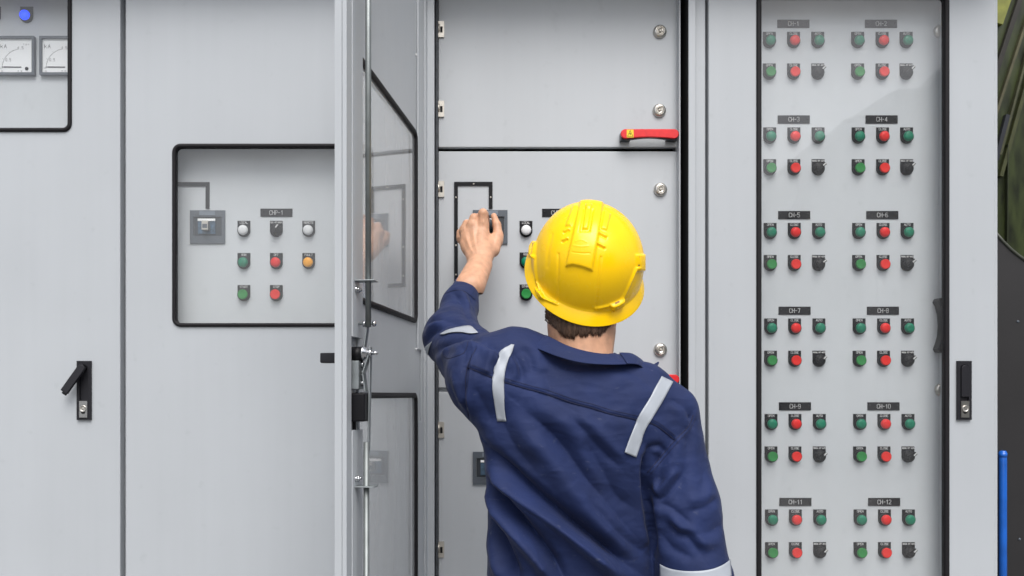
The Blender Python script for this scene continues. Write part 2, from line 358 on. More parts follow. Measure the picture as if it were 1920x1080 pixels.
def lock(parent, px, py, Y):
    b = MB(); b.lathe([(.0162, 0), (.0160, .003), (.0145, .0065), (.0105, .0088), (.0098, .0088), (.0094, .0070)], n=36)
    o = b.build('cam_lock', M['nickel'], parent, loc=P(px, py, Y))
    c = MB(); c.lathe([(.0092, .003), (.0090, .0078), (.0062, .0085), (.0058, .0060), (.0030, .0062), (.0028, .0085), (.0012, .0088)], n=30)
    c.box(.0035, .0060, -.0086, -.0055, -.001, .004); c.build('lock_core', M['nickel_d'], o)
    return o
def small_hinge(parent, px, py, Y):
    b = MB(); b.plate_hole(-.0085, .0075, -.019, .019, -.0022, .0038, -.0085, .0065, .0006, -.0045, 0, k=2)
    o = b.build('hinge', M['nickel_d'], parent, loc=P(px, py, Y), bevel=.0012)
    s = MB(); s.box(-.0024, .0040, -.0012, 0, -.009, .007); s.build('slot', M['dark'], o)
    k = MB(); k.lathe([(.0032, -.007), (.0032, .012)], c=(-.0060, -.0040, 0), axis='z', n=12); k.build('knuckle', M['nickel_d'], o)
    return o

def front_panel(b, px0, px1, py0, py1, Y, th=.002):
    b.box(XW(px0, Y), XW(px1, Y), Y, Y+th, ZW(py1, Y), ZW(py0, Y))

GROUP = 'grey switchgear cabinets standing in a row'
TOPZ = 2.44; BOTZ = .10
def cabinet(name_px0, px1, label):
    x0, x1 = XW(name_px0), XW(px1); cx = (x0+x1)/2
    return empty('switchgear_cabinet', (cx, 0, 0), label, 'electrical cabinet', GROUP), x0, x1, cx
class Loc:
    """lets parts be built in world coordinates under an Empty standing elsewhere"""
def shift(o, root):
    o.location = Vector(o.location)-root.location; return o
def part(mb, name, m, root, **k):
    o = mb.build(name, m, root, **k); return shift(o, root)
def carcass(root, x0, x1, front=.028, inner_x0=None, inner_x1=None):
    """sides, back, roof, plinth of one cabinet"""
    b = MB(); t = .002; g = .0008
    b.box(x0+g, x0+g+t, front, .60, BOTZ, TOPZ); b.box(x1-g-t, x1-g, front, .60, BOTZ, TOPZ)
    b.box(x0+g+t, x1-g-t, .598, .60, BOTZ, TOPZ); b.box(x0+g+t, x1-g-t, front, .598, TOPZ-.004, TOPZ-.001); b.box(x0+g+t, x1-g-t, front, .598, BOTZ+.001, BOTZ+.004)
    # front flanges
    b.box(x0+g+t, x0+.028, front, front+.002, BOTZ+.004, TOPZ-.004); b.box(x1-.028, x1-g-t, front, front+.002, BOTZ+.004, TOPZ-.004)
    b.box(x0+.028, x1-.028, front, front+.002, TOPZ-.05, TOPZ-.004); b.box(x0+.028, x1-.028, front, front+.002, BOTZ+.004, BOTZ+.05)
    part(b, 'carcass', M['carcass'], root)
    r = MB(); r.box(x0+.001, x1-.001, -.10, .62, TOPZ, TOPZ+.03); r.box(x0+.001, x1-.001, -.10, -.098, TOPZ-.03, TOPZ); part(r, 'roof', M['paint'], root, bevel=.002)  # front overhang is unseen, its reach set to shade the door tops
    p = MB(); p.box(x0+.004, x1-.004, .035, .585, 0, BOTZ); part(p, 'plinth', M['darkpanel'], root)
def gasket(root, x0, x1, z0, z1, w=.0088, r=.020):
    b = MB(); b.ring_sweep(x0+w, x1-w, z0+w, z1-w, r-w, [(w, 0.002), (w, -.003), (w*.78, -.0052), (w*.3, -.0056), (0, -.0035), (0, .010)])
    o = part(b, 'window_gasket', M['rubber'], root)
    return o
def pane(root, x0, x1, z0, z1, y=.004, th=.004, m='glass'):
    b = MB(); b.box(x0, x1, y, y+th, z0, z1); return part(b, 'window_pane', M[m], root)
def swing_handle(root, px, py, Y=0.0, lever_angle=0, lift=0):
    """flush swing handle: dish, lever, key cylinder"""
    base = P(px, py, Y)-root.location
    b = MB(); w = .0166; h = .0688
    b.plate_hole(-w, w, -h, h, -.0098, .0098, -h*.70, h*.88, .009, -.0060, -.0005, k=6); b.box(-w+.001, w-.001, -.0005, .0, -h+.001, h-.001)
    o = b.build('swing_handle', M['handlep'], root, loc=base, bevel=.0012)
    L = MB(); hl = .0048+.004
    n = 8; pts = []
    for k in range(n+1): a = math.pi*k/n; pts.append((.0088*math.cos(a), .0088*math.sin(a)))
    pts += [(-.0088, -.066), (.0088, -.066)]
    if lift:
        L.prism(pts, -.009, .0005); L.box(-.0062, .0062, -.0005, .003, -.072, -.064)
    else: L.prism([(x, z*1.0) for x, z in pts], -.0035, .0035)
    lo = L.build('lever', M['handlep'], o, loc=(0, -.0055-lift, h*.88-.0100), bevel=.0016)
    lo.rotation_euler = (-R(6 if lift else 0), lever_angle, 0)
    if lift:
        s = MB(); s.tube([(0, 0, h*.88-.010), (0, -.010-lift, h*.88-.010)], .0055, n=14); s.build('spindle', M['blackp'], o)
    k = MB(); k.plate_hole(-.0094, .0094, -h*.92, -h*.36, -.0050, .0050, -h*.80, -h*.55, .0049, -.0085, -.004, k=6)
    ko = k.build('key_plate', M['chrome'] if lift else M['nickel'], o, bevel=.0010)
    c = MB(); c.lathe([(.0078, .004), (.0078, .0100), (.0066, .0108), (.0055, .0095), (.0030, .0095), (.001, .0100)], c=(0, 0, -h*.62), n=26)
    c.build('key_cylinder', M['nickel'], o)
    return o
def breaker(root, px0, py0, px1, py1, Y, blue=True):
    c = P((px0+px1)/2, (py0+py1)/2, Y)-root.location
    w = (px1-px0)/FPX*(CD+Y)/2; h = (py1-py0)/FPX*(CD+Y)/2
    b = MB(); b.plate_hole(-w, w, -h, h, -w*.80, w*.82, -h*.55, h*.62, .001, -.004, 0, k=2)
    b.box(-w*.79, w*.81, -.0005, .0, -h*.54, h*.61, 1)
    o = b.build('circuit_breaker', [M['breaker'], M['breaker_d']], root, loc=c, bevel=.0006)
    t = MB(); t.box(-w*.45, w*.45, -.0050, -.0041, h*.70, h*.96); t.build('rating_label', mat('breaker_label', (.17, .20, .24, 1), .5) if True else M['bl'], o)
    f = MB(); f.box(-w*.55, w*.45, -.0035, -.0006, -h*.42, h*.50); fo = f.build('face_plate', M['blueish'] if blue else M['breaker_d'], o)
    f2 = MB(); f2.box(-w*.55, w*.45, -.0048, -.0036, h*.36, h*.50); f2.build('bright_strip', M['dial'], o)
    k = MB(); k.box(-w*.20, w*.16, -.0200, -.0034, -h*.25, h*.30); k.box(-w*.16, w*.12, -.0202, -.0199, -.006, .004, 1)
    k.build('toggle', [M['nickel_d'] if blue else M['blackp'], M['breaker']], o, bevel=.0015)
    return o

# ================================================================ cabinet with meters, far left
cab, x0, x1, cx = cabinet(-330, 230, 'leftmost grey cabinet with two dial meters behind its window and a handle swung out')
carcass(cab, x0, x1)
wx0, wx1, wz0, wz1 = XW(-262), XW(135), ZW(247.5), ZW(-16)
d = MB(); d.plate_hole(x0+.004, XW(225.5), BOTZ+.01, TOPZ-.035, wx0+.003, wx1-.003, wz0+.003, wz1-.003, .018, 0, .024)
part(d, 'door', M['paint'], cab, bevel=.0022, merge=True)
gasket(cab, wx0, wx1, wz0, wz1); pane(cab, wx0+.006, wx1-.006, wz0+.006, wz1-.006)
pn = MB(); pn.box(x0+.03, x1-.03, IN, IN+.002, BOTZ+.05, TOPZ-.05); part(pn, 'inner_panel', M['paint_brightened'], cab)
fl = MB(); fl.box(x0+.028, wx0-.012, .030, IN, BOTZ+.05, TOPZ-.05); fl.box(wx1+.016, x1-.028, .030, IN, BOTZ+.05, TOPZ-.05); part(fl, 'inner_frame', M['carcass'], cab)
control(cab, 'lamp', 'blue_lit', P(50.5, 31.5, IN)-cab.location, None)
control(cab, 'lamp', 'red_l', P(-10, 31.5, IN)-cab.location, None)
for k, gx in enumerate((32.0, 114.0)):
    c = P(gx, 107, IN)-cab.location; s = .0462
    b = MB(); b.plate_hole(-s, s, -s, s, -s*.88, s*.88, -s*.88, s*.88, .002, -.011, 0, k=3)
    o = b.build('panel_meter', M['breaker'], cab, loc=c, bevel=.002)
    f = MB(); f.box(-s*.88, s*.88, -.006, -.001, -s*.88, s*.88); f.build('dial', M['dial'], o)
    for (tx, lx, lz, lh, lw, lsw) in (('kA', -s*.62, s*.50, .0085, .006, .0008), ('0.5', -s*.38, -s*.20, .0062, .0034, .0006), ('1.5', s*.26, s*.42, .0062, .0034, .0006), ('1.2-1', s*.55, s*.60, .0030, .0022, .0004), ('0', -s*.70, -s*.80, .004, .0028, .0004), ('2.5', s*.22, -s*.80, .0042, .0028, .0005)):
        t = MB(); letters(t, tx, lx, lz, lh, lw, -.0062, lsw); t.build('lettering', M['grey_ink'], o, recalc=False)
    t = MB()
    o4 = (s*.30, -s*.62)
    for j in range(0, 31):
        a = R(100+80*j/30); r1 = s*.98; r2 = r1+(.005 if j % 10 == 0 else .0016)
        if j < 30: a2_ = R(100+80*(j+1)/30); t.prism([(o4[0]+r1*math.cos(a), o4[1]+r1*math.sin(a)), (o4[0]+(r1+.0004)*math.cos(a), o4[1]+(r1+.0004)*math.sin(a)), (o4[0]+(r1+.0004)*math.cos(a2_), o4[1]+(r1+.0004)*math.sin(a2_)), (o4[0]+r1*math.cos(a2_), o4[1]+r1*math.sin(a2_))], -.0063, -.0061)
        t.prism([(o4[0]+r1*math.cos(a), o4[1]+r1*math.sin(a)), (o4[0]+r2*math.cos(a), o4[1]+r2*math.sin(a)), (o4[0]+r2*math.cos(a+.012), o4[1]+r2*math.sin(a+.012)), (o4[0]+r1*math.cos(a+.012), o4[1]+r1*math.sin(a+.012))], -.0063, -.0061)
    t.build('scale', M['grey_ink'], o, recalc=False)
    n = MB(); n.prism([(-s*.72, -s*.575), (-s*.55, -s*.55), (s*.30, -s*.56), (s*.30, -s*.60), (-s*.55, -s*.60)], -.0072, -.0066); n.build('needle', M['blackp'], o)
    w = MB(); w.lathe([(.0042, 0), (.0040, .0015), (.001, .0018)], c=(s*.58, -.006, -s*.66), n=16); w.build('zero_screw', M['blackp'], o)
    
swing_handle(cab, 159.2, 732, lever_angle=R(33), lift=.009)

# ================================================================ second cabinet, window half hidden by the open door
cab, x0, x1, cx = cabinet(230, 788, 'second grey cabinet from the left, CHP-1 controls behind its window')
carcass(cab, x0, x1)
wx0, wx1, wz0, wz1 = XW(323.5), XW(700), ZW(613), ZW(270)
d = MB(); d.plate_hole(XW(235.5), XW(779), BOTZ+.01, TOPZ-.035, wx0+.003, wx1-.003, wz0+.003, wz1-.003, .018, 0, .024)
part(d, 'door', M['paint'], cab, bevel=.0022, merge=True)
gasket(cab, wx0, wx1, wz0, wz1); pane(cab, wx0+.006, wx1-.006, wz0+.006, wz1-.006)
pn = MB(); pn.box(x0+.03, x1-.03, IN, IN+.002, BOTZ+.05, TOPZ-.05); part(pn, 'inner_panel', M['paint_brightened'], cab)
fl = MB(); fl.box(x0+.028, wx0-.02, .030, IN, BOTZ+.05, TOPZ-.05); fl.box(wx1+.02, x1-.028, .030, IN, BOTZ+.05, TOPZ-.05); part(fl, 'inner_frame', M['carcass'], cab)
fr = MB(); yb = IN-.0028
fr.box(XW(317, IN), XW(393, IN), yb, IN, ZW(349.5, IN), ZW(342, IN)); fr.box(XW(386, IN), XW(393, IN), yb, IN, ZW(391.5, IN), ZW(349.5, IN)); fr.box(XW(317, IN), XW(324, IN), yb, IN, ZW(535, IN), ZW(349.5, IN))
part(fr, 'sealing_frame', M['blackp'], cab)
breaker(cab, 357, 395, 422.5, 457, IN)
tag_plate(cab, 'CHP-1', P(518.5, 399, IN)-cab.location)
def chp_controls(root, xs, ys):
    L = lambda i, j: P(xs[i], ys[j], IN)-root.location
    control(root, 'lamp', 'white_l', L(0, 0), 'LOCAL'); control(root, 'sel', 'blackp', L(1, 0), 'LOCAL-OFF-REMOTE', R(38) if root is cab else R(38)); control(root, 'lamp', 'white_l', L(2, 0), 'REMOTE')
    control(root, 'lamp', 'green_l', L(0, 1), 'RUN'); control(root, 'lamp', 'red_l', L(1, 1), 'OFF'); control(root, 'lamp', 'amber_l', L(2, 1), 'FAULT')
    control(root, 'push', 'green_b', L(0, 2), 'START'); control(root, 'push', 'red_b', L(1, 2), 'STOP')
chp_controls(cab, (457.6, 518.3, 579), (432.7, 493, 553))

# ================================================================ third cabinet with its door standing open
cab, x0, x1, cx = cabinet(788, 1326, 'middle grey cabinet with its outer door standing open in front of the worker')
carcass(cab, x0, x1, front=.070)
fr = MB()
# left jamb: recess strip carrying the door hinges, then the frame strip
front_panel(fr, 789.5, 801, -400, 1900, .022); fr.box(XW(801), XW(814), -.004, .060, BOTZ+.01, TOPZ-.03)
fr.box(XW(789), XW(789)+.0015, -.002, .022, BOTZ+.01, TOPZ-.03)
# right jamb
fr.box(XW(1290), XW(1302.5), -.006, -.002, BOTZ+.01, TOPZ-.03); fr.box(XW(1302.5), XW(1323.5), .006, .060, BOTZ+.01, TOPZ-.03)
part(fr, 'door_frame', M['paint'], cab, bevel=.0015)
ln = MB(); ln.box(XW(1291), XW(1302), -.0018, .066, BOTZ+.01, TOPZ-.03); part(ln, 'gap_shade_strip', M['dark'], cab)  # near-black strip added to paint the deep shade of the gap
jg = MB(); jg.box(XW(817.2, .03), XW(821.2, .03), .030, .046, BOTZ+.05, TOPZ-.05); part(jg, 'door_seal', mat('speckled_rubber', (.06, .065, .075, 1), .8, bump=.6, bscale=600, var=.5, vscale=260), cab)
bk = MB(); bk.box(x0+.01, x1-.01, .30, .302, BOTZ+.05, TOPZ-.05); part(bk, 'back_plate', M['dark'], cab)
for (a, b_, c_) in ((-420, 277, 0), (284.5, 727, 1), (735, 1500, 2)):
    p = MB(); X0, X1 = XW(822, IN-.004), XW(1271, IN-.004)
    p.box(X0, X1, IN-.004, IN+.012, ZW(b_, IN), ZW(a, IN))
    po = part(p, 'inner_door', M['paint_in'], cab, bevel=.0018)
    po.location = po.location
    r2 = empty  # hinges and locks are sub-parts of their own inner door
    for (hx, hy) in ((827, 56), (827, 205), (827, 355), (827, 600), (827, 806), (827, 1030)):
        if a < hy < b_: small_hinge(po, hx, hy, IN-.004).location = P(hx, hy, IN-.004)
    for (hx, hy) in ((1237, 60), (1236, 208), (1238, 356), (1238, 656), (1238, 806), (1238, 1030)):
        if a < hy < b_: lock(po, hx, hy, IN-.004)
dr = MB(); dr.box(XW(1271.5, .03), XW(1273.8, .03), .020, .060, BOTZ+.05, TOPZ-.05); part(dr, 'edge_trim', M['carcass'], cab)
for q_ in ((284, 276), (735, 727)):
    ss = MB(); ss.box(XW(820), XW(1274), .058, .070, ZW(q_[0]), ZW(q_[1])); part(ss, 'cross_rail', M['carcass'], cab)
# red pull handles
def red_handle(px0, px1, py0, py1, sticker):
    Y = IN-.004; x0_, x1_ = XW(px0, Y), XW(px1, Y); z0_, z1_ = ZW(py1, Y), ZW(py0, Y); h = z1_-z0_; c = Vector(((x0_+x1_)/2, Y, (z0_+z1_)/2)); w = (x1_-x0_)/2
    b = MB(); outline = []
    r = h/2
    n = 8
    for k in range(n+1): a = R(90-180*k/n); outline.append((w-r+r*math.cos(a), r*math.sin(a)*.98))
    for k in range(1, 12): t = k/12; outline.append((w*.86-(2*w*.86)*t, -r*.98+.0035*math.sin(math.pi*t)))
    for k in range(n+1): a = R(-90-180*k/n); outline.append((-w+r+r*math.cos(a), r*math.sin(a)*.98))
    b.prism(outline, -.030, -.024)
    o = b.build('pull_handle', M['redh'], cab, loc=c-cab.location, bevel=.0016)
    f = MB()
    for s in (-1, 1):
        q = [(s*(w-.002), -r*1.05), (s*(w-.002), r*.6), (s*(w-.022), r*.6), (s*(w-.026), -r*.9)]
        f.prism(q, -.024, 0)
    pts = [(-w+.004, -r*.9), (-w+.018, -r*1.15)]+[(-w*.75+1.5*w*k/10, -r*1.12+.005*math.sin(math.pi*k/10)) for k in range(11)]+[(w-.018, -r*1.15), (w-.004, -r*.9), (w-.004, r*.3), (-w+.004, r*.3)]
    f.prism(pts, -.024, -.016)
    f.build('handle_base', M['breaker_d'], o, bevel=.001)
    if sticker:
        s = MB(); s.box(-w+.014, -w+.030, -.0304, -.0300, -r*.80, r*.80); so = s.build('warning_sticker', M['yellow_s'], o)
        t = MB(); cxs = -w+.022
        tri = [(cxs-.0065, -r*.62), (cxs+.0065, -r*.62), (cxs, r*.66)]
        for i in range(3):
            a, b2 = tri[i], tri[(i+1) % 3]; dx, dz = b2[0]-a[0], b2[1]-a[1]; l = math.hypot(dx, dz); nx, nz = -dz/l*.00045, dx/l*.00045
            t.prism([(a[0]+nx, a[1]+nz), (a[0]-nx, a[1]-nz), (b2[0]-nx, b2[1]-nz), (b2[0]+nx, b2[1]+nz)], -.0306, -.0304)
        t.prism([(cxs+.0006, r*.30), (cxs-.0022, -r*.10), (cxs-.0002, -r*.10), (cxs-.0010, -r*.48), (cxs+.0022, .0001), (cxs+.0004, .0001)], -.0307, -.0305)
        t.build('warning_symbol', M['blackp'], o, recalc=True)
red_handle(1160, 1267.5, 249, 267, True); red_handle(1161, 1268.5, 702.5, 720.5, True)
fr = MB(); Yf = IN-.004; yb = Yf-.003
def fb(a, b_, c_, d_): fr.box(XW(a, Yf), XW(b_, Yf), yb, Yf, ZW(d_, Yf), ZW(c_, Yf))
fb(851.5, 923.5, 341.5, 348.5); fb(851.5, 858.5, 348.5, 536); fb(916.5, 923.5, 348.5, 391.5); fb(858.5, 886, 529, 536)
part(fr, 'sealing_frame', M['blackp'], cab)
for (a, b_) in ((888, 345), (855, 370), (920, 370), (855, 460), (855, 515)):
    sc = MB(); sc.lathe([(.0022, 0), (.0018, .0008), (.0006, .001)], c=P(a, b_, yb), n=10); part(sc, 'frame_screw', M['nickel_d'], cab)
breaker(cab, 886.5, 394.5, 951.5, 457.5, Yf, blue=False); breaker(cab, 886.5, 847, 951.5, 908.5, Yf)
# rotary grip the hand closes on
kn = MB(); kc = P(914, 424, Yf-.004); kn.lathe([(.015, 0), (.015, .012), (.0125, .020), (.012, .034), (.010, .036)], c=(0, 0, 0), n=24)
ko = kn.build('turning_knob', M['breaker_d'], cab, loc=kc-cab.location)
IN_S = IN; IN = IN-.004
tag_plate(cab, 'CHP-2', P(1046.5, 399.2, IN)-cab.location)
chp_controls(cab, (986.2, 1047, 1107.5), (432.9, 492, 552))
IN = IN_S

# the open outer door, built in its own frame: x along the leaf from the hinge, y out of its inner face
PH = 9.0; HX = XW(796.5)
door = MB(); DW = .600; zt, zb = TOPZ-.035, BOTZ+.01
DZ = lambda py, u, v=0: CZ+(CY-py)/FPX*(CD-u*math.cos(R(PH))-v*math.sin(R(PH)))   # height of a pixel row at a place on the leaf
uw0, uw1 = .088, .548; wz0, wz1 = ZW(613), ZW(270); lz1 = CZ+.004; lz0 = .55
zm = (lz1+wz0)/2
door.plate_hole(0, DW, zm, zt, uw0+.004, uw1-.004, wz0+.004, wz1-.004, .016, -.012, 0, bottom=False)
door.plate_hole(0, DW, zb, zm, uw0+.004, uw1-.004, lz0+.004, lz1-.004, .016, -.012, 0, top=False)
door.box(.574, DW, .0002, .008, zb, zt); door.box(0, .022, .0002, .007, zb, zt); door.box(.022, .574, .0002, .008, zt-.025, zt); door.box(.022, .574, .0002, .008, zb, zb+.025)
c_ = math.cos(R(PH)); s_ = math.sin(R(PH))
dob = door.build('outer_door', M['paint'], cab, bevel=.0012, merge=False, label='open door leaf seen edge-on with latch rods on its inner side')
dob.location = Vector((HX, 0, 0))-cab.location; dob.rotation_euler = (0, 0, -(math.pi/2+R(PH)))
st = MB()
cut0, cut1 = DZ(806, .55), DZ(633, .55)
st.box(.518, .5735, .0004, .0100, cut1, zt-.026); st.box(.518, .5735, .0004, .0100, zb+.026, cut0); st.box(.5185, .526, .0004, .0055, cut0, cut1)
st.box(.0525, .084, .0004, .0050, DZ(656, .06), zt-.026); st.box(.0525, .084, .0004, .0050, zb+.026, DZ(790, .06)); st.box(.024, .050, .0004, .0030, zb+.026, zt-.026)
st.build('stiffener', M['paint'], dob, bevel=.001)
hl = MB(); hl.box(.528, .572, .0003, .0010, cut0, cut1); hl.build('lock_cutout', M['carcass'], dob)
for a, b_ in ((wz0, wz1), (lz0, lz1)):
    k = MB(); w = .011; r = .020
    k.ring_sweep(uw0+w, uw1-w, a+w, b_-w, r-w, [(w, -.0005), (w, .0035), (w*.6, .0055), (w*.1, .0045), (0, .002), (0, -.0012)]); k.build('window_gasket', M['rubber'], dob)
    k = MB(); k.ring_sweep(uw0+w, uw1-w, a+w, b_-w, r-w, [(w, -.0118), (w, -.014), (w*.6, -.0160), (w*.4, -.0155), (w*.38, -.0125), (w*.38, -.0118)]); k.build('outer_gasket', M['rubber'], dob)
    k = MB(); k.box(uw0+.004, uw1-.004, -.0035, -.0008, a+.004, b_-.004); k.build('window_pane', M['glass2'], dob)
# latch rods and linkage
def uv(px, u):      # distance from the inner face for something seen at px, standing at u
    # X = HX - u s + v c ; depth = CD - u c - v s
    a = (px-CX)/FPX
    return (a*(CD-u*c_)-HX+u*s_)/(c_+a*s_)
def dpt(px, py, u):
    v = uv(px, u); return Vector((u, v, CZ+(CY-py)/FPX*(CD-u*c_-v*s_)))
k = MB(); k.tube([dpt(690.5, 613, .553), Vector((.553, uv(690.5, .553), zt-.01))], .0049, n=16); k.build('latch_rod', M['rod'], dob)
k = MB(); k.tube([dpt(687, 829, .553), Vector((.553, uv(687, .553), zb+.03))], .0049, n=16); k.build('latch_rod', M['rod'], dob)
def bracket(py, up):
    v = uv(690, .553); z = DZ(py, .553, v); b = MB()
    b.box(.540, .566, .0065, v+.014, z-.001, z+.001)
    b.box(.541, .565, .0064, .0086, z-.026 if not up else z, z if not up else z+.026)
    o = b.build('rod_bracket', M['zinc'], dob, bevel=.0006)
    q = MB(); zz = z-.014 if not up else z+.013
    for uu in (.547, .559):
        q.lathe([(.0050, 0), (.0050, .004), (.003, .0056)], c=(uu, .0086, zz), axis='y', n=8); q.lathe([(.0026, .0035), (.0022, .0085)], c=(uu, .0086, zz), axis='y', n=10)
    q.build('bolt', M['chrome'], o)
bracket(527, False); bracket(912, True)
b = MB(); v0 = uv(690, .553)
A = dpt(690, 606, .553); H = dpt(686, 660, .553); Bm = dpt(691.5, 838, .553)
b.tube([A+Vector((-.0105, .006, 0)), A+Vector((-.0105, -.022, 0))], .0022, n=8); b.build('pivot_pin', M['zinc'], dob)
b = MB()
for dv, rr in ((.0075, .0052), (-.0095, .0058)): b.lathe([(rr, 0), (rr, .004), (rr*.6, .0052)], c=A+Vector((-.0105, dv-.002, 0)), axis='y', n=6)
b.build('nut', M['chrome'], dob)
def flat_bar(p, q, w=.0065, t=.0024, nm='link_bar', m='zinc'):
    d_ = (q-p).normalized(); s1 = Vector((1, 0, 0)); n1 = d_.cross(s1).normalized(); s1 = n1.cross(d_)
    vs = []
    for e in (p-d_*.004, q+d_*.004):
        for a in (-1, 1):
            for b2 in (-1, 1): vs.append(e+s1*(w*a)+n1*(t/2*b2))
    mb = MB(); mb.add(vs, [(0, 1, 3, 2), (4, 6, 7, 5), (0, 4, 5, 1), (2, 3, 7, 6), (0, 2, 6, 4), (1, 5, 7, 3)]); return mb.build(nm, M[m], dob, bevel=.0006)
flat_bar(dpt(691, 602, .545), dpt(682, 664, .545)); flat_bar(dpt(695, 655, .545), dpt(691.5, 842, .545), w=.0055)
flat_bar(dpt(692, 668, .550), dpt(682, 700, .550), w=.008, nm='latch_arm'); flat_bar(dpt(682, 700, .550), dpt(686, 730, .550), w=.008, nm='latch_arm')
b = MB(); b.tube([dpt(661, 664, .553), dpt(680, 664, .553)], .0125, n=22); b.build('lock_barrel', M['blackp'], dob)
b = MB(); hp = dpt(680, 662, .553)
b.lathe([(.0125, 0), (.0125, .003), (.009, .005), (.009, .008), (.006, .009)], c=hp, axis='y', n=20); b.lathe([(.0068, .009), (.0068, .015), (.005, .016)], c=hp, axis='y', n=6); b.lathe([(.003, .015), (.0028, .026)], c=hp, axis='y', n=10)
b.build('spindle_nut', M['chrome'], dob)
b = MB(); b.box(.540, .568, .001, .018, DZ(730, .553), DZ(677, .553)); lp = b.build('lock_plate', M['zinc'], dob, bevel=.001)
for yy in (684, 719):
    q = MB(); q.lathe([(.0055, 0), (.005, .003), (.0015, .0045)], c=(.550, .018, DZ(yy, .553)), axis='y', n=16); q.build('screw', M['chrome'], lp)
b = MB(); b.box(.538, .570, .001, .0285, DZ(790, .553), DZ(737, .553)); b.build('lock_case', M['blackp'], dob, bevel=.003)
# outer swing handle, its lever swung out past the edge
b = MB(); b.box(.530, .572, -.022, -.0122, DZ(800, .55), DZ(640, .55)); b.build('handle_dish', M['handlep'], dob, bevel=.003)
b = MB(); vA = uv(603.5, .556); b.box(.547, .566, vA, -.020, DZ(681, .556, vA), DZ(662, .556, vA)); lv = b.build('lever', M['handlep'], dob, bevel=.002)
for py in (4, 476, 984):
    b = MB(); zc = ZW(py)
    b.lathe([(.0052, -.026), (.0052, -.012)], c=(XW(795.5), .004, zc), axis='z', n=14); b.lathe([(.0052, .012), (.0052, .026)], c=(XW(795.5), .004, zc), axis='z', n=14)
    b.lathe([(.0046, -.0115), (.0046, .0115)], c=(XW(795.5), .004, zc), axis='z', n=14, mat=1); b.box(XW(797), XW(800.5), .004, .010, zc-.026, zc+.026)
    part(b, 'door_hinge', [mat('yellow_zinc', (.62, .62, .45, 1), .28, metal=1) if True else M['yz'], M['zinc']], cab)
b = MB()
for (a, q) in ((668, 180), (675, 189)): b.lathe([(.0012, 0), (.0012, .0006)], c=(.56 if a == 668 else .545, .0063, DZ(q, .55)), axis='y', n=8)
b.build('rivet_holes', M['dark'], dob)
for py in (103, 655):
    q = MB(); q.lathe([(.0030, 0), (.0028, .002), (.0012, .0034)], c=(.092, .0002, DZ(py, .092)), axis='y', n=14); q.build('bump_stop', M['white_l'], dob)
b = MB(); b.box(.0905, .0915, .0002, .0008, wz1+.03, zt-.03); b.build('panel_seam', M['carcass'], dob)

# ================================================================ right-hand cabinet with twelve channels
cab, x0, x1, cx = cabinet(1326, 1873, 'rightmost grey cabinet with a tall window over twelve rows of channel buttons')
carcass(cab, x0, x1)
wx0, wx1, wz0, wz1 = XW(1418), XW(1779), .62, ZW(-13)
d = MB(); d.plate_hole(XW(1328.5), XW(1866), BOTZ+.01, TOPZ-.035, wx0+.003, wx1-.003, wz0+.003, wz1-.003, .018, 0, .024)
part(d, 'door', M['paint'], cab, bevel=.0022, merge=True)
gasket(cab, wx0, wx1, wz0, wz1, w=.0112); pane(cab, wx0+.006, wx1-.006, wz0+.006, wz1-.006)
pn = MB(); pn.box(x0+.03, XW(1772, IN), IN, IN+.002, BOTZ+.05, TOPZ-.05); part(pn, 'inner_panel', M['paint_brightened'], cab)
fl = MB(); fl.box(x0+.028, wx0-.004, .030, IN, BOTZ+.05, TOPZ-.05); fl.box(wx1+.004, x1-.028, .030, IN+.004, BOTZ+.05, TOPZ-.05); part(fl, 'inner_frame', M['carcass'], cab)
eg = MB(); eg.box(XW(1866.8), XW(1872.5), .004, .026, BOTZ+.01, TOPZ-.035); part(eg, 'edge_strip', M['carcass'], cab, bevel=.001)
for k in range(6):
    for gI, (xa, xb) in enumerate((((1442.2, 1487.6, 1533), (1446.2, 1491, 1536.6)), ((1607.8, 1653.6, 1698.6), (1612.3, 1658, 1703)))):
        t = k/5; xs = [xa[i]+(xb[i]-xa[i])*t for i in range(3)]
        L = lambda px, py: P(px, py, IN)-cab.location
        ty = 45+179.2*k; ly = 78.6+179.0*k; by = 137.8+179.4*k
        tag_plate(cab, 'CH-%d' % (2*k+gI+1), L((1487.3 if gI == 0 else 1651.6)+t*(3.8 if gI == 0 else 5.8), ty))
        jit = lambda: random.uniform(-R(5), R(5))
        control(cab, 'lamp', 'green_l', L(xs[0], ly), 'OPEN'); control(cab, 'lamp', 'red_l', L(xs[1], ly), 'CLOSE'); control(cab, 'lamp', 'green_l', L(xs[2], ly), 'AUTO')
        control(cab, 'push', 'green_b', L(xs[0], by), 'OPEN'); control(cab, 'push', 'red_b', L(xs[1], by), 'CLOSE'); control(cab, 'sel', 'blackp', L(xs[2], by), 'MANUAL-OFF-AUTO', R(48)+jit())
o = lock(cab, 1762.5, 59, IN); o.location -= cab.location
o = lock(cab, 1764.5, 731, IN); o.location -= cab.location
h = MB(); c = P(1757, 611, IN)
pts = [(.006, .066), (-.008, .064), (-.012, .056), (-.006, .046), (-.001, .026), (.001, 0), (-.001, -.026), (-.007, -.046), (-.011, -.056), (-.007, -.064), (.006, -.066), (.010, -.03), (.011, 0), (.010, .03)]
h.prism(pts, -.024, 0); h.build('panel_pull', M['handlep'], cab, loc=c-cab.location, bevel=.0012)
swing_handle(cab, 1806, 732, lever_angle=0, lift=0)

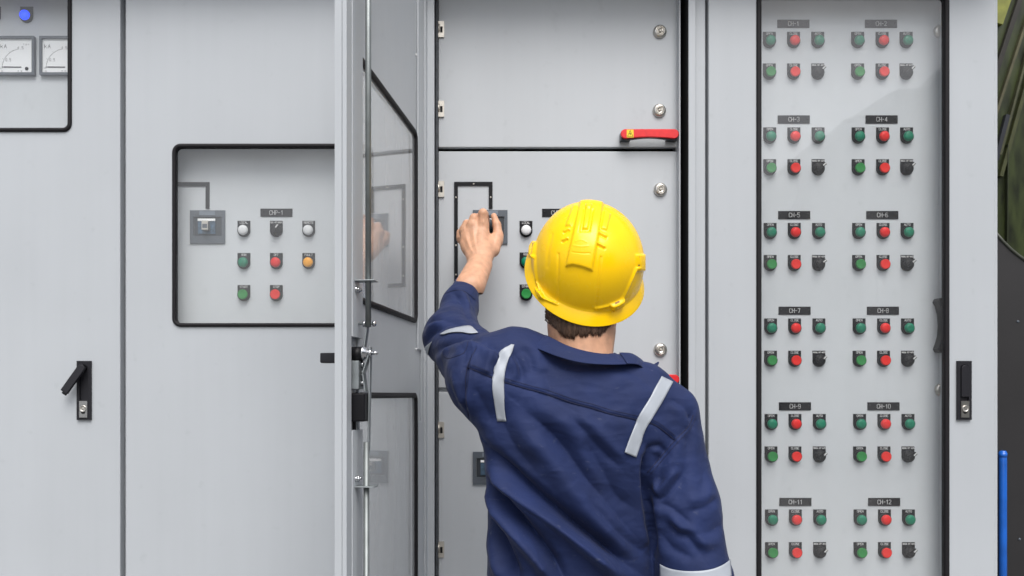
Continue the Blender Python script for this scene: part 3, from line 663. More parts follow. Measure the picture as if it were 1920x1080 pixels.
# ================================================================ far right: dark machine panel and the blue pipe
mp_ = empty('machine_panel', (XW(1990, .06), .06, 0), 'dark grey machine side right of the cabinets with a curved window painted with mirrored foliage', 'machine')
b = MB(); Yp = .060
n = 28; arc = []
cA = (XW(2010, Yp), ZW(190, Yp)); rA = (XW(2010, Yp)-XW(1790, Yp)); rz = ZW(190, Yp)-ZW(515, Yp)
b.box(XW(1876, .085)-.02, XW(2300, .085), .085, .60, .05, 2.6)
part(b, 'body', mat('machine_inside', (.02, .022, .012, 1), .8), mp_)
b = MB(); X0, X1, Z0, Z1 = XW(1874, Yp)-.012, XW(2300, Yp), .05, 2.6
for k in range(n):
    a0, a1 = R(180+180*k/n), R(180+180*(k+1)/n)
    p0 = (cA[0]+rA*math.cos(a0), cA[1]+rz*math.sin(a0)); p1 = (cA[0]+rA*math.cos(a1), cA[1]+rz*math.sin(a1))
    p0 = (max(X0, p0[0]), p0[1]); p1 = (max(X0, p1[0]), p1[1]); 
    if p1[0]-p0[0] > 1e-4: b.prism([(p0[0], Z0), (p1[0], Z0), p1, p0], Yp, Yp+.02)
part(b, 'side_sheet', M['darkpanel'], mp_)
b = MB(); pts = [Vector((cA[0]+rA*math.cos(R(180+180*k/40)), Yp-.001, cA[1]+rz*math.sin(R(180+180*k/40)))) for k in range(41)]
b.tube([p for p in pts if p.x > X0], .0035, n=8); part(b, 'window_trim', mat('trim_rubber', (.06, .065, .05, 1), .5, bump=.8, bscale=160), mp_)
fol = mat('foliage_window', (.024, .032, .009, 1), .3, var=.75, vscale=14, vstretch=(3, 1, .8), bump=.3, bscale=40)  # olive mottling paints the foliage mirrored in the window
b = MB(); b.box(X0, X1, .0802, .0845, ZW(520, Yp), 2.6); part(b, 'foliage_window', fol, mp_)
for (a0, b0, a1, b1, w, m_) in ((1916, -10, 1860, 160, 9, (.015, .012, .008, 1)), (1932, 20, 1868, 215, 5, (.07, .065, .03, 1)), (1940, 50, 1876, 290, 4, (.05, .052, .022, 1)), (1890, 215, 1868, 300, 8, (.012, .014, .020, 1)), (1890, 270, 1889, 455, 1.2, (.02, .025, .01, 1)), (1952, 60, 1878, 330, 7, (.04, .045, .012, 1)), (1893, -30, 1868, 42, 26, (.20, .21, .035, 1))):  # last one, wide and yellow-green, is a painted foliage patch, no beam
    p, q = P(a0, b0, .07), P(a1, b1, .07); dx, dz = q.x-p.x, q.z-p.z; l = math.hypot(dx, dz); nx, nz = -dz/l*w*.00125/2*1.0, dx/l*w*.00125/2
    b = MB(); b.prism([(p.x+nx, p.z+nz), (p.x-nx, p.z-nz), (q.x-nx, q.z-nz), (q.x+nx, q.z+nz)], .068+.002*random.random(), .0796); part(b, 'strut_patch', mat('strut_paint', m_, .4, var=.3, vscale=30), mp_)
bo = MB()
for (a, q) in ((1908.5, 603), (1911.5, 1011)): bo.lathe([(.0032, 0), (.0032, .001), (.0016, .0025), (.001, .0026)], c=P(a, q, Yp), n=12)
part(bo, 'panel_screw', M['breaker'], mp_)
b = MB(); c = P(1880.5, 846, .045); b.lathe([(.0085, -(c.z)), (.0085, -.006), (.0075, 0), (.005, .0012)], c=c, axis='z', n=24)
b.lathe([(.0090, -.014), (.0090, -.003)], c=c, axis='z', n=24)
b.v = [(x-c.x, y-c.y, z) for x, y, z in b.v]
b.build('pipe', M['bluepipe'], None, 'glossy blue upright pipe beside the rightmost cabinet, against the dark machine', 'pipe', loc=(c.x, c.y, 0))

# ================================================================ building across the yard (it shows in the window panes)
bl = empty('building', (14, -16, 0), 'pale green-grey stepped building across the yard, mirrored in the right-hand window', 'building')
b = MB(); Yb = -14.0; D = 14+CD+0
def refl(px, py): return (px-CX)/FPX*(CD-Yb), CZ+(CY-py)/FPX*(CD-Yb)
outline = [refl(1330, 620), refl(1450, 500), refl(1500, 330), refl(1560, 262), refl(1580, 226), refl(1650, 215), refl(1676, 165), refl(1745, 158), refl(1760, 140), refl(1790, 110), refl(2400, 100)]
poly = [(outline[0][0], 0)]+outline+[(outline[-1][0], 0)]
b.prism([(x, z) for x, z in poly], Yb-8, Yb); part(b, 'wall', M['render'], bl)
b = MB()
for k in range(4):
    xx = refl(1640, 0)[0]+k*2.2; b.box(xx, xx+.10, Yb+.0, Yb+.12, 0, 4.2)
part(b, 'downpipe', M['roofm'], bl)
# ================================================================ figure: implicit surfaces meshed with surface nets
def surface_nets(fn, lo, hi, h, chunk=None):
    lo = np.array(lo, float); hi = np.array(hi, float); n = np.maximum(((hi-lo)/h).astype(int)+1, 4)
    xs = [(lo[i]+h*np.arange(n[i])).astype(np.float32) for i in range(3)]
    V = fn(xs[0][:, None, None], xs[1][None, :, None], xs[2][None, None, :]).astype(np.float32)
    V = np.broadcast_to(V, tuple(n)); ins = V < 0
    cs = tuple(n-1); cnt = np.zeros(cs, np.uint8); acc = np.zeros(cs+(3,), np.float32)
    S = [slice(None, -1), slice(1, None)]
    for ax in range(3):
        o1, o2 = [a for a in range(3) if a != ax]
        for a in (0, 1):
            for b in (0, 1):
                i0 = [None]*3; i1 = [None]*3; i0[ax] = S[0]; i1[ax] = S[1]; i0[o1] = i1[o1] = S[a]; i0[o2] = i1[o2] = S[b]
                v0 = V[tuple(i0)]; v1 = V[tuple(i1)]; m = (ins[tuple(i0)] != ins[tuple(i1)])
                idx = np.nonzero(m); t = v0[idx]/(v0[idx]-v1[idx])
                cnt[idx] += 1; acc[idx+(np.full(len(t), ax),)] += t
                if a: acc[idx+(np.full(len(t), o1),)] += 1
                if b: acc[idx+(np.full(len(t), o2),)] += 1
    cell = np.nonzero(cnt); ids = np.full(cs, -1, np.int64); ids[cell] = np.arange(len(cell[0]))
    verts = (np.stack(cell, 1)+acc[cell]/cnt[cell][:, None])*h+lo
    faces = []
    for ax in range(3):
        o1, o2 = (ax+1) % 3, (ax+2) % 3
        i0 = [slice(1, -1)]*3; i1 = [slice(1, -1)]*3; i0[ax] = S[0]; i1[ax] = S[1]
        a0 = ins[tuple(i0)]; a1 = ins[tuple(i1)]; e = np.nonzero(a0 != a1); flip = a0[e]
        base = [None]*3; base[ax] = e[ax]; base[o1] = e[o1]+1; base[o2] = e[o2]+1
        def g(d1, d2):
            q = [None]*3; q[ax] = base[ax]; q[o1] = base[o1]-d1; q[o2] = base[o2]-d2; return ids[tuple(q)]
        q = np.stack([g(1, 1), g(0, 1), g(0, 0), g(1, 0)], 1); q[~flip] = q[~flip][:, ::-1]; faces.append(q)
    return verts, np.concatenate(faces)
def smin(a, b, k):
    if k <= 0: return np.minimum(a, b)
    h = np.clip(.5+.5*(b-a)/k, 0, 1); return b*(1-h)+a*h-k*h*(1-h)
def cap(p, q, r0, r1, sq=None):
    """tapered capsule"""
    p = np.array(p, float); q = np.array(q, float); d = q-p; L2 = float(d@d)+1e-12
    def f(x, y, z):
        ax, ay, az = x-p[0], y-p[1], z-p[2]
        t = np.clip((ax*d[0]+ay*d[1]+az*d[2])/L2, 0, 1)
        return np.sqrt((ax-d[0]*t)**2+(ay-d[1]*t)**2+(az-d[2]*t)**2)-(r0+(r1-r0)*t)
    return f
def ell(c, r, rot=None):
    c = np.array(c, float); Rm = np.array(rot if rot is not None else np.eye(3))
    def f(x, y, z):
        ax, ay, az = x-c[0], y-c[1], z-c[2]
        u = (Rm[0][0]*ax+Rm[1][0]*ay+Rm[2][0]*az)/r[0]; v = (Rm[0][1]*ax+Rm[1][1]*ay+Rm[2][1]*az)/r[1]; w = (Rm[0][2]*ax+Rm[1][2]*ay+Rm[2][2]*az)/r[2]
        k = np.sqrt(u*u+v*v+w*w); return (k-1)*min(r)
    return f
def loft(rows):
    """vertical trunk: rows of (z, cx, cy, half width, half depth), ascending z"""
    rows = np.array(rows, float)
    def f(x, y, z):
        zc = np.clip(z, rows[0, 0], rows[-1, 0]); I = [np.interp(zc, rows[:, 0], rows[:, i]).astype(np.float32) for i in range(1, 5)]
        u = (x-I[0])/I[2]; v = (y-I[1])/I[3]; k = (np.abs(u)**2.4+np.abs(v)**2.4)**(1/2.4)
        d = (k-1)*np.minimum(I[2], I[3]); dz = np.maximum(np.maximum(rows[0, 0]-z, z-rows[-1, 0]), 0)
        return np.sqrt(np.maximum(d, 0)**2+dz**2)+np.minimum(d, 0)*(dz <= 0)
    return f
def union(prims):
    def f(x, y, z):
        r = None
        for p, k in prims:
            v = p(x, y, z).astype(np.float32); r = v if r is None else smin(r, v, k)
        return r
    return f
def normals(v, f):
    n = np.zeros_like(v); a = v[f[:, 0]]; b = v[f[:, 1]]; c = v[f[:, 2]]; d = v[f[:, 3]]; fn = np.cross(c-a, d-b)
    for i in range(4):
        for k in range(3): n[:, k] += np.bincount(f[:, i], fn[:, k], len(v))
    return n/(np.linalg.norm(n, axis=1)[:, None]+1e-12)
def relax(v, f, it=1, lam=.5):
    for _ in range(it):
        s = np.zeros_like(v); c = np.zeros(len(v))
        for i in range(4):
            j = (i+1) % 4
            for a, b in ((f[:, i], f[:, j]), (f[:, j], f[:, i])):
                c += np.bincount(a, minlength=len(v))
                for k in range(3): s[:, k] += np.bincount(a, v[b, k], len(v))
        v = v+lam*(s/np.maximum(c, 1)[:, None]-v)
    return v
def pix(v):
    d = v[:, 1]+CD; return np.stack([CX+v[:, 0]/d*FPX, CY-(v[:, 2]-CZ)/d*FPX], 1)
def seg_dist(p, poly):
    """distance, signed side and end-fade to a polyline, all in reference units"""
    best = np.full(len(p), 1e9); side = np.zeros(len(p)); along = np.zeros(len(p)); poly = np.array(poly, float)
    L = np.concatenate([[0], np.cumsum(np.linalg.norm(np.diff(poly, axis=0), axis=1))])
    for i in range(len(poly)-1):
        a, b = poly[i], poly[i+1]; d = b-a; l2 = d@d; t = np.clip(((p-a)@d)/l2, 0, 1); q = p-a-t[:, None]*d; D = np.linalg.norm(q, axis=1); m = D < best
        best[m] = D[m]; side[m] = np.sign(d[0]*q[m, 1]-d[1]*q[m, 0]); along[m] = (L[i]+t[m]*math.sqrt(l2))/L[-1]
    return best, side, along
def poly_sd(p, poly):
    poly = np.array(poly, float); n = len(poly); ins = np.zeros(len(p), bool); D = np.full(len(p), 1e9)
    for i in range(n):
        a, b = poly[i], poly[(i+1) % n]; d = b-a; t = np.clip(((p-a)@d)/(d@d), 0, 1); D = np.minimum(D, np.linalg.norm(p-a-t[:, None]*d, axis=1))
        c = ((a[1] > p[:, 1]) != (b[1] > p[:, 1])) & (p[:, 0] < (b[0]-a[0])*(p[:, 1]-a[1])/((b[1]-a[1]) or 1e-9)+a[0]); ins ^= c
    return np.where(ins, -D, D)
def catmull(pts, n=6):
    pts = [np.array(p, float) for p in pts]; o = []
    for i in range(len(pts)-1):
        p0 = pts[max(i-1, 0)]; p1 = pts[i]; p2 = pts[i+1]; p3 = pts[min(i+2, len(pts)-1)]
        for j in range(n):
            t = j/n; o.append(.5*((2*p1)+(-p0+p2)*t+(2*p0-5*p1+4*p2-p3)*t*t+(-p0+3*p1-3*p2+p3)*t**3))
    return o+[pts[-1]]
def to_obj(v, f, name, m, parent, label=None, smooth=True):
    me = bpy.data.meshes.new(name); me.vertices.add(len(v)); me.vertices.foreach_set('co', np.asarray(v, np.float32).ravel())
    me.loops.add(f.size); me.loops.foreach_set('vertex_index', np.asarray(f, np.int32).ravel()); me.polygons.add(len(f))
    me.polygons.foreach_set('loop_start', np.arange(0, f.size, 4, dtype=np.int32)); me.polygons.foreach_set('loop_total', np.full(len(f), 4, np.int32))
    me.update(calc_edges=True); me.validate(); me.polygons.foreach_set('use_smooth', np.ones(len(me.polygons), bool)); me.materials.append(m)
    o = bpy.data.objects.new(name, me); col.objects.link(o)
    if parent: o.parent = parent; o.location = -parent.location
    if label: o['label'] = label
    return o
def J(px, py, Y): return np.array(P(px, py, Y))

# ---- joints, each where the photograph shows it
pelv = np.array([.185, -.40, .86])
ankL = np.array([.075, -.44, .09]); ankR = np.array([.30, -.36, .09])
shL = J(915, 712, -.47); elL = J(848, 633, -.285); wrL = J(895, 497, -.085)
shR = J(1249, 778, -.46); elR = J(1304, 1092, -.50); wrR = J(1318, 1190, -.27)
nk0 = J(1096, 690, -.455); nk1 = J(1090, 610, -.44); hd = J(1094, 522, -.408)

# ---- coverall
trunk = loft([(.80, .185, -.405, .155, .115), (.95, .18, -.41, .150, .110), (ZW(1080, -.44), .164, -.425, .152, .115), (ZW(1010, -.44), .161, -.43, .147, .112), (ZW(950, -.44), .163, -.43, .148, .112), (ZW(860, -.44), .160, -.435, .152, .112),
              (ZW(790, -.44), .160, -.44, .162, .112), (ZW(735, -.44), .163, -.44, .150, .100), (ZW(705, -.44), .172, -.445, .105, .080)])
scL = J(965, 672, -.455); scR = J(1205, 738, -.455)
clo = [(trunk, 0), (cap(nk0+np.array([0, 0, -.012]), scL, .052, .050), .04), (cap(nk0+np.array([0, 0, -.012]), scR, .050, .046), .035), (cap(scL, shL, .050, .066), .03), (cap(scR, shR, .046, .055), .035),
       (ell(J(985, 760, -.49), (.075, .045, .095)), .03), (ell(J(1175, 800, -.49), (.070, .045, .095)), .03)]
armL = [(cap(shL, elL, .067, .054), .03), (cap(elL, J(862, 572, -.195), .052, .036), .025), (cap(J(862, 572, -.195), J(876, 535, -.150), .036, .0285), .02)]
mid = shR*.45+elR*.55
armR = [(cap(shR, mid, .0555, .061), .03), (cap(mid, elR, .061, .063), .02), (cap(elR, wrR, .060, .036), .02)]
def coverall_top(x, y, z):
    t = union(clo)(x, y, z)
    a = union(armL)(x, y, z); t = smin(t, a, .030)
    b = union(armR)(x, y, z); t = smin(t, b, .014)
    # neck opening
    nkd = cap(nk0+np.array([0, -.004, -.01]), nk1+np.array([0, 0, .05]), .050, .062)(x, y, z); t = np.maximum(t, -nkd)
    # cuff end of the left sleeve, cut square across the forearm
    ax = (wrL-elL)/np.linalg.norm(wrL-elL); c = J(876, 531, -.150)
    t = np.maximum(t, (x-c[0])*ax[0]+(y-c[1])*ax[1]+(z-c[2])*ax[2])
    return t
zcut = 1.055
v, f = surface_nets(coverall_top, (-.17, -.62, zcut-.012), (.50, -.10, 1.67), .0026)
v = v[:, :]; v = relax(v, f, 2)
nrm = normals(v, f)
px_ = pix(v); vd = v-np.array([0, -CD, CZ]); vd /= np.linalg.norm(vd, axis=1)[:, None]
face = np.clip(-(nrm*vd).sum(1)*1.6, 0, 1)
disp = np.zeros(len(v))
# cloth folds: (polyline, width, depth in mm, ridge side, ridge height share)
FOLDS = [
 ([(918,838),(940,868),(978,905),(1018,938),(1056,966),(1121,1015),(1190,1070)], 11, 7.5, 1, .8),
 ([(912,880),(925,905),(948,940),(985,985),(1030,1040),(1060,1090)], 9, 6.5, 1, .9),
 ([(905,930),(925,985),(950,1040),(975,1095)], 9, 5, 1, .8),
 ([(985,770),(1020,800),(1064,850),(1105,905),(1160,965),(1205,1020)], 15, 4.5, 1, .7),
 ([(1068,780),(1100,812),(1130,845),(1162,876)], 8, 2.4, -1, .7), ([(1095,820),(1130,880),(1160,930),(1200,960)], 12, 3, 1, .5),
 ([(930,760),(960,830),(1010,890)], 14, 2.5, 1, .5), ([(1000,730),(1060,760),(1130,800)], 14, 1.6, 1, .5),
 ([(920,905),(1000,960),(1090,1040),(1150,1100)], 7, 2.6, -1, .6), ([(1100,930),(1150,990),(1215,1040)], 9, 3, -1, .6),
 ([(1222,838),(1213,860),(1210,893),(1214,940),(1222,1000),(1230,1040)], 7, 11, 0, .25),
 ([(1214,848),(1222,838),(1236,836),(1250,850)], 5, 3.0, 1, .6),
 ([(1216,905),(1226,926),(1238,934),(1254,922),(1270,900),(1282,884)], 6, 4.2, -1, .9),
 ([(1222,950),(1238,945),(1262,955),(1300,990)], 7, 2.4, 1, .7),
 ([(1246,978),(1270,1000),(1292,1008),(1318,1042)], 8, 4.2, -1, .9), ([(1290,960),(1325,950),(1348,930)], 10, 2.6, -1, .6), ([(1300,1000),(1330,1000),(1356,980)], 9, 2.4, 1, .6),
 ([(1235,990),(1262,1030),(1300,1046)], 9, 2.4, 1, .6), ([(1290,800),(1290,850),(1280,900),(1262,950)], 13, 3.2, 1, .7), ([(1318,830),(1322,890),(1312,940)], 12, 2.2, -1, .5),
 ([(1262,812),(1250,845),(1225,880)], 9, 2.2, -1, .6), ([(1290,778),(1300,790),(1297,806)], 5, 2.6, 1, .6),
 # raised left arm
 ([(824,662),(834,650),(852,642),(872,636),(890,636),(903,642)], 5, 7.5, 1, .9), ([(806,690),(812,668),(826,652),(838,645)], 6, 4.0, 1, .7),
 ([(824,661),(828,681),(834,705),(846,738),(862,775)], 7, 5.5, -1, .9), ([(800,660),(812,700),(832,742),(856,782)], 8, 3, -1, .6), ([(846,680),(850,720),(868,770)], 8, 3, -1, .6),
 ([(796,650),(808,630),(826,618),(850,608),(878,607)], 5, 4.6, -1, .8), ([(793,612),(812,602),(838,603),(866,606)], 5, 3.8, 1, .8), ([(800,590),(820,580),(842,584)], 7, 2.6, 1, .8),
 ([(845,548),(858,556),(868,572),(874,590),(884,606),(893,620)], 5, 4.6, -1, .9), ([(880,560),(886,580),(890,600)], 4, 2.4, 1, .7), ([(822,572),(845,566),(862,574)], 7, 2.0, 1, .6),
 ([(905,642),(920,650),(936,662),(944,672)], 7, 3.4, 1, .8), ([(941,664),(930,680),(924,706)], 7, 4.6, 1, .7), ([(960,652),(968,668),(978,690),(980,716)], 7, 4.2, 1, .7), ([(972,652),(990,665),(1000,700)], 8, 2.4, -1, .6),
 ([(884,655),(876,690),(873,740),(879,790)], 4, 3.2, -1, .8), ([(884,720),(905,755),(925,800)], 10, 2.4, 1, .5), ([(860,640),(872,660),(866,690)], 6, 2.0, 1, .5),
 ([(1020,690),(1030,720),(1026,742)], 12, 2.0, 1, .6), ([(1150,690),(1190,700),(1230,735)], 10, 2.0, 1, .6), ([(1255,745),(1285,765),(1298,785)], 7, 2.2, 1, .6), ([(1185,770),(1205,820),(1206,850)], 12, 2.6, -1, .6)]
for kf, (pts, w, amp, sd_, rs) in enumerate(FOLDS):
    w *= 1.3 if kf < 10 else 1.1; amp *= 4.5 if kf < 4 else (3.2 if kf < 10 else 1.8)
    c = np.array(catmull(pts, 4)); lo_ = c.min(0)-w*4.5; hi_ = c.max(0)+w*4.5
    m = np.nonzero(((px_ > lo_) & (px_ < hi_)).all(1) & (face > 0))[0]
    if not len(m): continue
    D, S_, A_ = seg_dist(px_[m], c); fade = np.clip(np.minimum(A_, 1-A_)*5+.12, 0, 1)
    dd = -.62*np.exp(-(D/w)**2)-.38*np.exp(-D/(.55*w))
    sg = D*S_*(sd_ if sd_ else 1)
    if sd_: dd = dd+rs*np.exp(-((sg-1.7*w)/(1.25*w))**2)
    else: dd = dd+rs*np.exp(-((D-2*w)/(1.3*w))**2)
    disp[m] += dd*fade*amp*.001*face[m]
# a seam is a small step in the cloth: the upper layer stands proud
SEAMS = [([(876,689),(900,698),(925,709),(948,717),(985,728),(1023,738),(1072,755),(1110,765),(1145,776),(1194,787),(1230,798),(1264,824)], 1.6),
         ([(1300,778),(1290,800),(1267,824),(1240,855),(1214,886)], 1.6), ([(893,652),(883,672),(876,689),(873,715),(874,748),(881,795)], 1.6), ([(833,551),(854,544),(872,547),(891,562)], 1.3)]
for pts, amp in SEAMS:
    c = np.array(catmull(pts, 4)); m = np.nonzero(((px_ > c.min(0)-14) & (px_ < c.max(0)+14)).all(1) & (face > 0))[0]
    D, S_, A_ = seg_dist(px_[m], c); disp[m] += (-np.exp(-(D/2.4)**2)*1.3-.9*np.tanh(D*S_/2.5)*np.exp(-(D/10)**2))*amp*.001*face[m]
# pocket flap on the raised sleeve
m = np.nonzero(face > 0)[0]; sdp = poly_sd(px_[m], [(832,667),(848,647),(878,640),(871,660),(855,668),(840,672)]); disp[m] += .0022*(1/(1+np.exp(sdp/1.0)))*face[m]
v = v+nrm*disp[:, None]
# small irregular wrinkles everywhere
ns = np.array([noise.noise(Vector((p[0]*16+p[2]*9, p[1]*15, p[2]*22-p[0]*14)))*.0016+noise.noise(Vector((p[0]*50, p[1]*50, p[2]*38)))*.0005+abs(noise.noise(Vector((p[0]*28+p[2]*20+7, p[1]*26, p[2]*30-p[0]*22))))*-.0010 for p in v])
v = v+nrm*ns[:, None]
# legs and lower trunk, below the frame of the picture
legs = [(loft([(.78, .185, -.405, .150, .112), (.95, .18, -.41, .150, .110), (1.00, .178, -.413, .151, .111), (1.09, .171, -.425, .157, .115)]), 0),
        (cap((.105, -.41, .84), (.085, -.43, .48), .092, .068), .05), (cap((.085, -.43, .48), ankL, .068, .058), .03), (cap((.265, -.40, .84), (.29, -.38, .48), .092, .068), .05), (cap((.29, -.38, .48), ankR, .068, .058), .03)]
fore = cap(elR, elR+(wrR-elR)*.90, .0605, .038)
def coverall_low(x, y, z): return np.maximum(smin(union(legs)(x, y, z), fore(x, y, z), .012), z-(zcut+.004))
v2, f2 = surface_nets(coverall_low, (-.03, -.60, .06), (.47, -.20, zcut+.03), .007); v2 = relax(v2, f2, 1)
person = empty('person', (.185, -.42, 0), 'worker seen from behind in navy coveralls reaching up to the breaker with the left hand', 'person')
cloth = mat('navy_twill', (.0092, .0195, .078, 1), .74, bump=.6, bscale=1400, sheen=.04, var=.16, vscale=14, spec=.3, bdist=.0004)
nt = cloth.node_tree; N_ = nt.nodes; L_ = nt.links
tcn = [n for n in N_ if n.type == 'TEX_COORD'][0]; mpn = N_.new('ShaderNodeMapping'); mpn.inputs['Rotation'].default_value = (0, R(38), 0); mpn.inputs['Scale'].default_value = (.6, 1, 1.3); L_.new(tcn.outputs['Object'], mpn.inputs[0])
dn = N_.new('ShaderNodeTexNoise'); dn.inputs['Scale'].default_value = 9; dn.inputs['Detail'].default_value = 3; L_.new(mpn.outputs[0], dn.inputs['Vector'])
dm = N_.new('ShaderNodeVectorMath'); dm.operation = 'MULTIPLY_ADD'; dm.inputs[1].default_value = (.09, .09, .09); L_.new(dn.outputs['Color'], dm.inputs[0]); L_.new(mpn.outputs[0], dm.inputs[2])
wv = N_.new('ShaderNodeTexVoronoi'); wv.feature = 'F1'; wv.inputs['Scale'].default_value = 19; L_.new(dm.outputs[0], wv.inputs['Vector'])
wv2 = N_.new('ShaderNodeTexVoronoi'); wv2.feature = 'F1'; wv2.inputs['Scale'].default_value = 52; L_.new(dm.outputs[0], wv2.inputs['Vector'])
ad = N_.new('ShaderNodeMath'); ad.operation = 'MULTIPLY_ADD'; ad.inputs[1].default_value = .3; L_.new(wv2.outputs[0], ad.inputs[0]); L_.new(wv.outputs[0], ad.inputs[2])
bp2 = N_.new('ShaderNodeBump'); bp2.inputs['Strength'].default_value = .42; bp2.inputs['Distance'].default_value = .0075; L_.new(ad.outputs[0], bp2.inputs['Height'])
# lint, rub marks and dust
ln_ = N_.new('ShaderNodeTexNoise'); ln_.inputs['Scale'].default_value = 75; ln_.inputs['Detail'].default_value = 9; L_.new(dm.outputs[0], ln_.inputs['Vector'])
lr = N_.new('ShaderNodeMapRange'); lr.inputs['From Min'].default_value = .66; lr.inputs['From Max'].default_value = .80; lr.inputs['To Max'].default_value = .5; L_.new(ln_.outputs[0], lr.inputs[0])
lm = N_.new('ShaderNodeMix'); lm.data_type = 'RGBA'; lm.inputs['B'].default_value = (.10, .115, .17, 1); L_.new(lr.outputs[0], lm.inputs['Factor'])
bsd = N_['Principled BSDF']; src = bsd.inputs['Base Color'].links[0].from_socket; L_.new(src, lm.inputs['A']); L_.new(lm.outputs['Result'], bsd.inputs['Base Color'])
bp1 = [n for n in N_ if n.type == 'BUMP' and n != bp2][0]; L_.new(bp2.outputs[0], bp1.inputs['Normal'])
f_all = np.concatenate([f, f2+len(v)]); v_all = np.concatenate([v, v2])
cov = to_obj(v_all, f_all, 'coverall', cloth, person)
bvh = BVHTree.FromPolygons([tuple(p) for p in v], [tuple(q) for q in f])
camp = Vector((0, -CD, CZ))
def hit(px, py, tree=None, off=.0):
    d = (P(px, py, 0)-camp).normalized(); h = (tree or bvh).ray_cast(camp, d)
    if h[0] is None: return None
    return h[0]-d*off, h[1]
def strip(left, right, name, m, n=28, k=7, off=.0026, tree=None, parent=None, label=None):
    """a ribbon lying on the surface between two edge lines; has its own thickness"""
    L = catmull(left, 8); Rr = catmull(right, 8)
    rs = lambda c, t: np.array([np.interp(t, np.linspace(0, 1, len(c)), [p[i] for p in c]) for i in (0, 1)])
    g = []
    for i in range(n+1):
        a, b = rs(L, i/n), rs(Rr, i/n); row = []
        for j in range(k+1):
            q = a+(b-a)*j/k; h = hit(q[0], q[1], tree, 0)
            row.append(h[0]+h[1].normalized()*off*(1 if h[1].dot((h[0]-camp)) < 0 else -1) if h else (row[-1] if row else None))
        if row[0] is None:
            nn = [r for r in row if r is not None]; row = [nn[0] if (r is None and nn) else r for r in row]
        if row[0] is not None: g.append(row)
    # smooth the ribbon a little so it bridges creases as tape does
    for _ in range(4):
        h2 = [[p.copy() for p in r] for r in g]
        for i in range(1, len(g)-1):
            for j in range(1, k): h2[i][j] = (g[i][j]*2+g[i-1][j]+g[i+1][j]+g[i][j-1]+g[i][j+1])/6
        g = h2
    mb = MB(); mb.v = [tuple(p) for r in g for p in r]; K = k+1
    for i in range(len(g)-1):
        for j in range(k): mb.f.append((i*K+j, i*K+j+1, (i+1)*K+j+1, (i+1)*K+j)); mb.m.append(0); mb.sm.append(True)
    o = mb.build(name, m, parent, recalc=False); o.location = -parent.parent.location if (parent is not None and parent.parent) else (0, 0, 0)
    so = o.modifiers.new('solid', 'SOLIDIFY'); so.thickness = .0008; so.offset = 0
    if parent is cov: o.location = (0, 0, 0)
    if label: o['label'] = label
    return o
ST = 'reflective_strip'
strip([(958.6,647),(944,655),(935.5,664),(928.6,689),(922.5,714),(924,735),(927,755),(933,790)], [(964,648),(958,662),(952,680),(946,700),(944.5,722),(945.5,745),(947,768),(951,789.5)], ST, M['tape'], parent=cov)
strip([(1239,707),(1218.6,744),(1194,786.7),(1181,818),(1169.7,848)], [(1260.5,717.5),(1239,756),(1212,801),(1201,830),(1192.5,857)], ST, M['tape'], parent=cov)
strip([(1239.5,1057),(1255,1065),(1275,1069),(1300,1071),(1330,1068),(1352,1060),(1367,1049.5)], [(1240,1088),(1256,1097),(1275,1101),(1300,1103),(1330,1100),(1354,1092),(1369,1080)], ST, M['tape'], parent=cov)
strip([(826,628),(841,620),(860,615.5),(880,613),(889,619)], [(833,628.5),(848,625),(866,625),(882,627.5),(897,626)], ST, M['tape'], parent=cov, n=20, k=4)
strip([(799.5,650),(798.5,660),(799,670),(801,684)], [(812,641),(807,652),(804,665),(803,683)], ST, M['tape'], parent=cov, n=14, k=4)
# stitching: thin raised threads beside the seams
thread = mat('navy_thread', (.006, .009, .04, 1), .8)
def stitch(pts, off=.0004, r=.0008, dx=0, dy=0):
    c = catmull(pts, 7); q = [hit(p[0]+dx, p[1]+dy, None, off) for p in c]; q = [a[0] for a in q if a]
    if len(q) < 3: return
    mb = MB(); mb.tube(q, r, n=5); o = mb.build('stitching', thread, cov)
for pts, _a in SEAMS: stitch(pts)
stitch(SEAMS[0][0], dx=2, dy=-7, r=.0004); stitch(SEAMS[1][0], dx=5, dy=4, r=.0004)
stitch([(832,667),(840,672),(855,668),(871,660),(878,640)], r=.0006)
# ---- collar
def band(top, bot, name, th=.0022, n=44, k=6, bulge=.004):
    T = catmull([np.array(P(*p)) if len(p) == 3 else np.array(p[0]) for p in top], 8); B = catmull([np.array(P(*p)) if len(p) == 3 else np.array(p[0]) for p in bot], 8)
    rs = lambda c, t: np.array([np.interp(t, np.linspace(0, 1, len(c)), [p[i] for p in c]) for i in range(3)])
    mb = MB(); K = k+1; cen = np.array([nk0[0], nk0[1], 0])
    for i in range(n+1):
        a, b = rs(T, i/n), rs(B, i/n)
        for j in range(K):
            t = j/k; q = a+(b-a)*t; o_ = q-cen; o_[2] = 0; o_ /= np.linalg.norm(o_)+1e-9
            wob = .0012*noise.noise(Vector((q[0]*40, q[1]*40, q[2]*40)))
            mb.v.append(tuple(q+o_*(bulge*math.sin(math.pi*min(1, t*1.15))+wob)))
    for i in range(n):
        for j in range(k): mb.f.append((i*K+j, i*K+j+1, (i+1)*K+j+1, (i+1)*K+j)); mb.m.append(0); mb.sm.append(True)
    o = mb.build(name, cloth, cov, recalc=False); s = o.modifiers.new('solid', 'SOLIDIFY'); s.thickness = th; s.offset = 0
    ss_ = o.modifiers.new('sub', 'SUBSURF'); ss_.levels = 1; ss_.render_levels = 1
    return o
top = [(1012,640,-.36),(1012,632,-.42),(1022,628,-.465),(1037,634,-.50),(1060,646,-.518),(1090,656,-.524),(1120,662,-.520),(1150,664,-.505),(1170,664,-.475),(1176,668,-.42),(1172,676,-.36)]
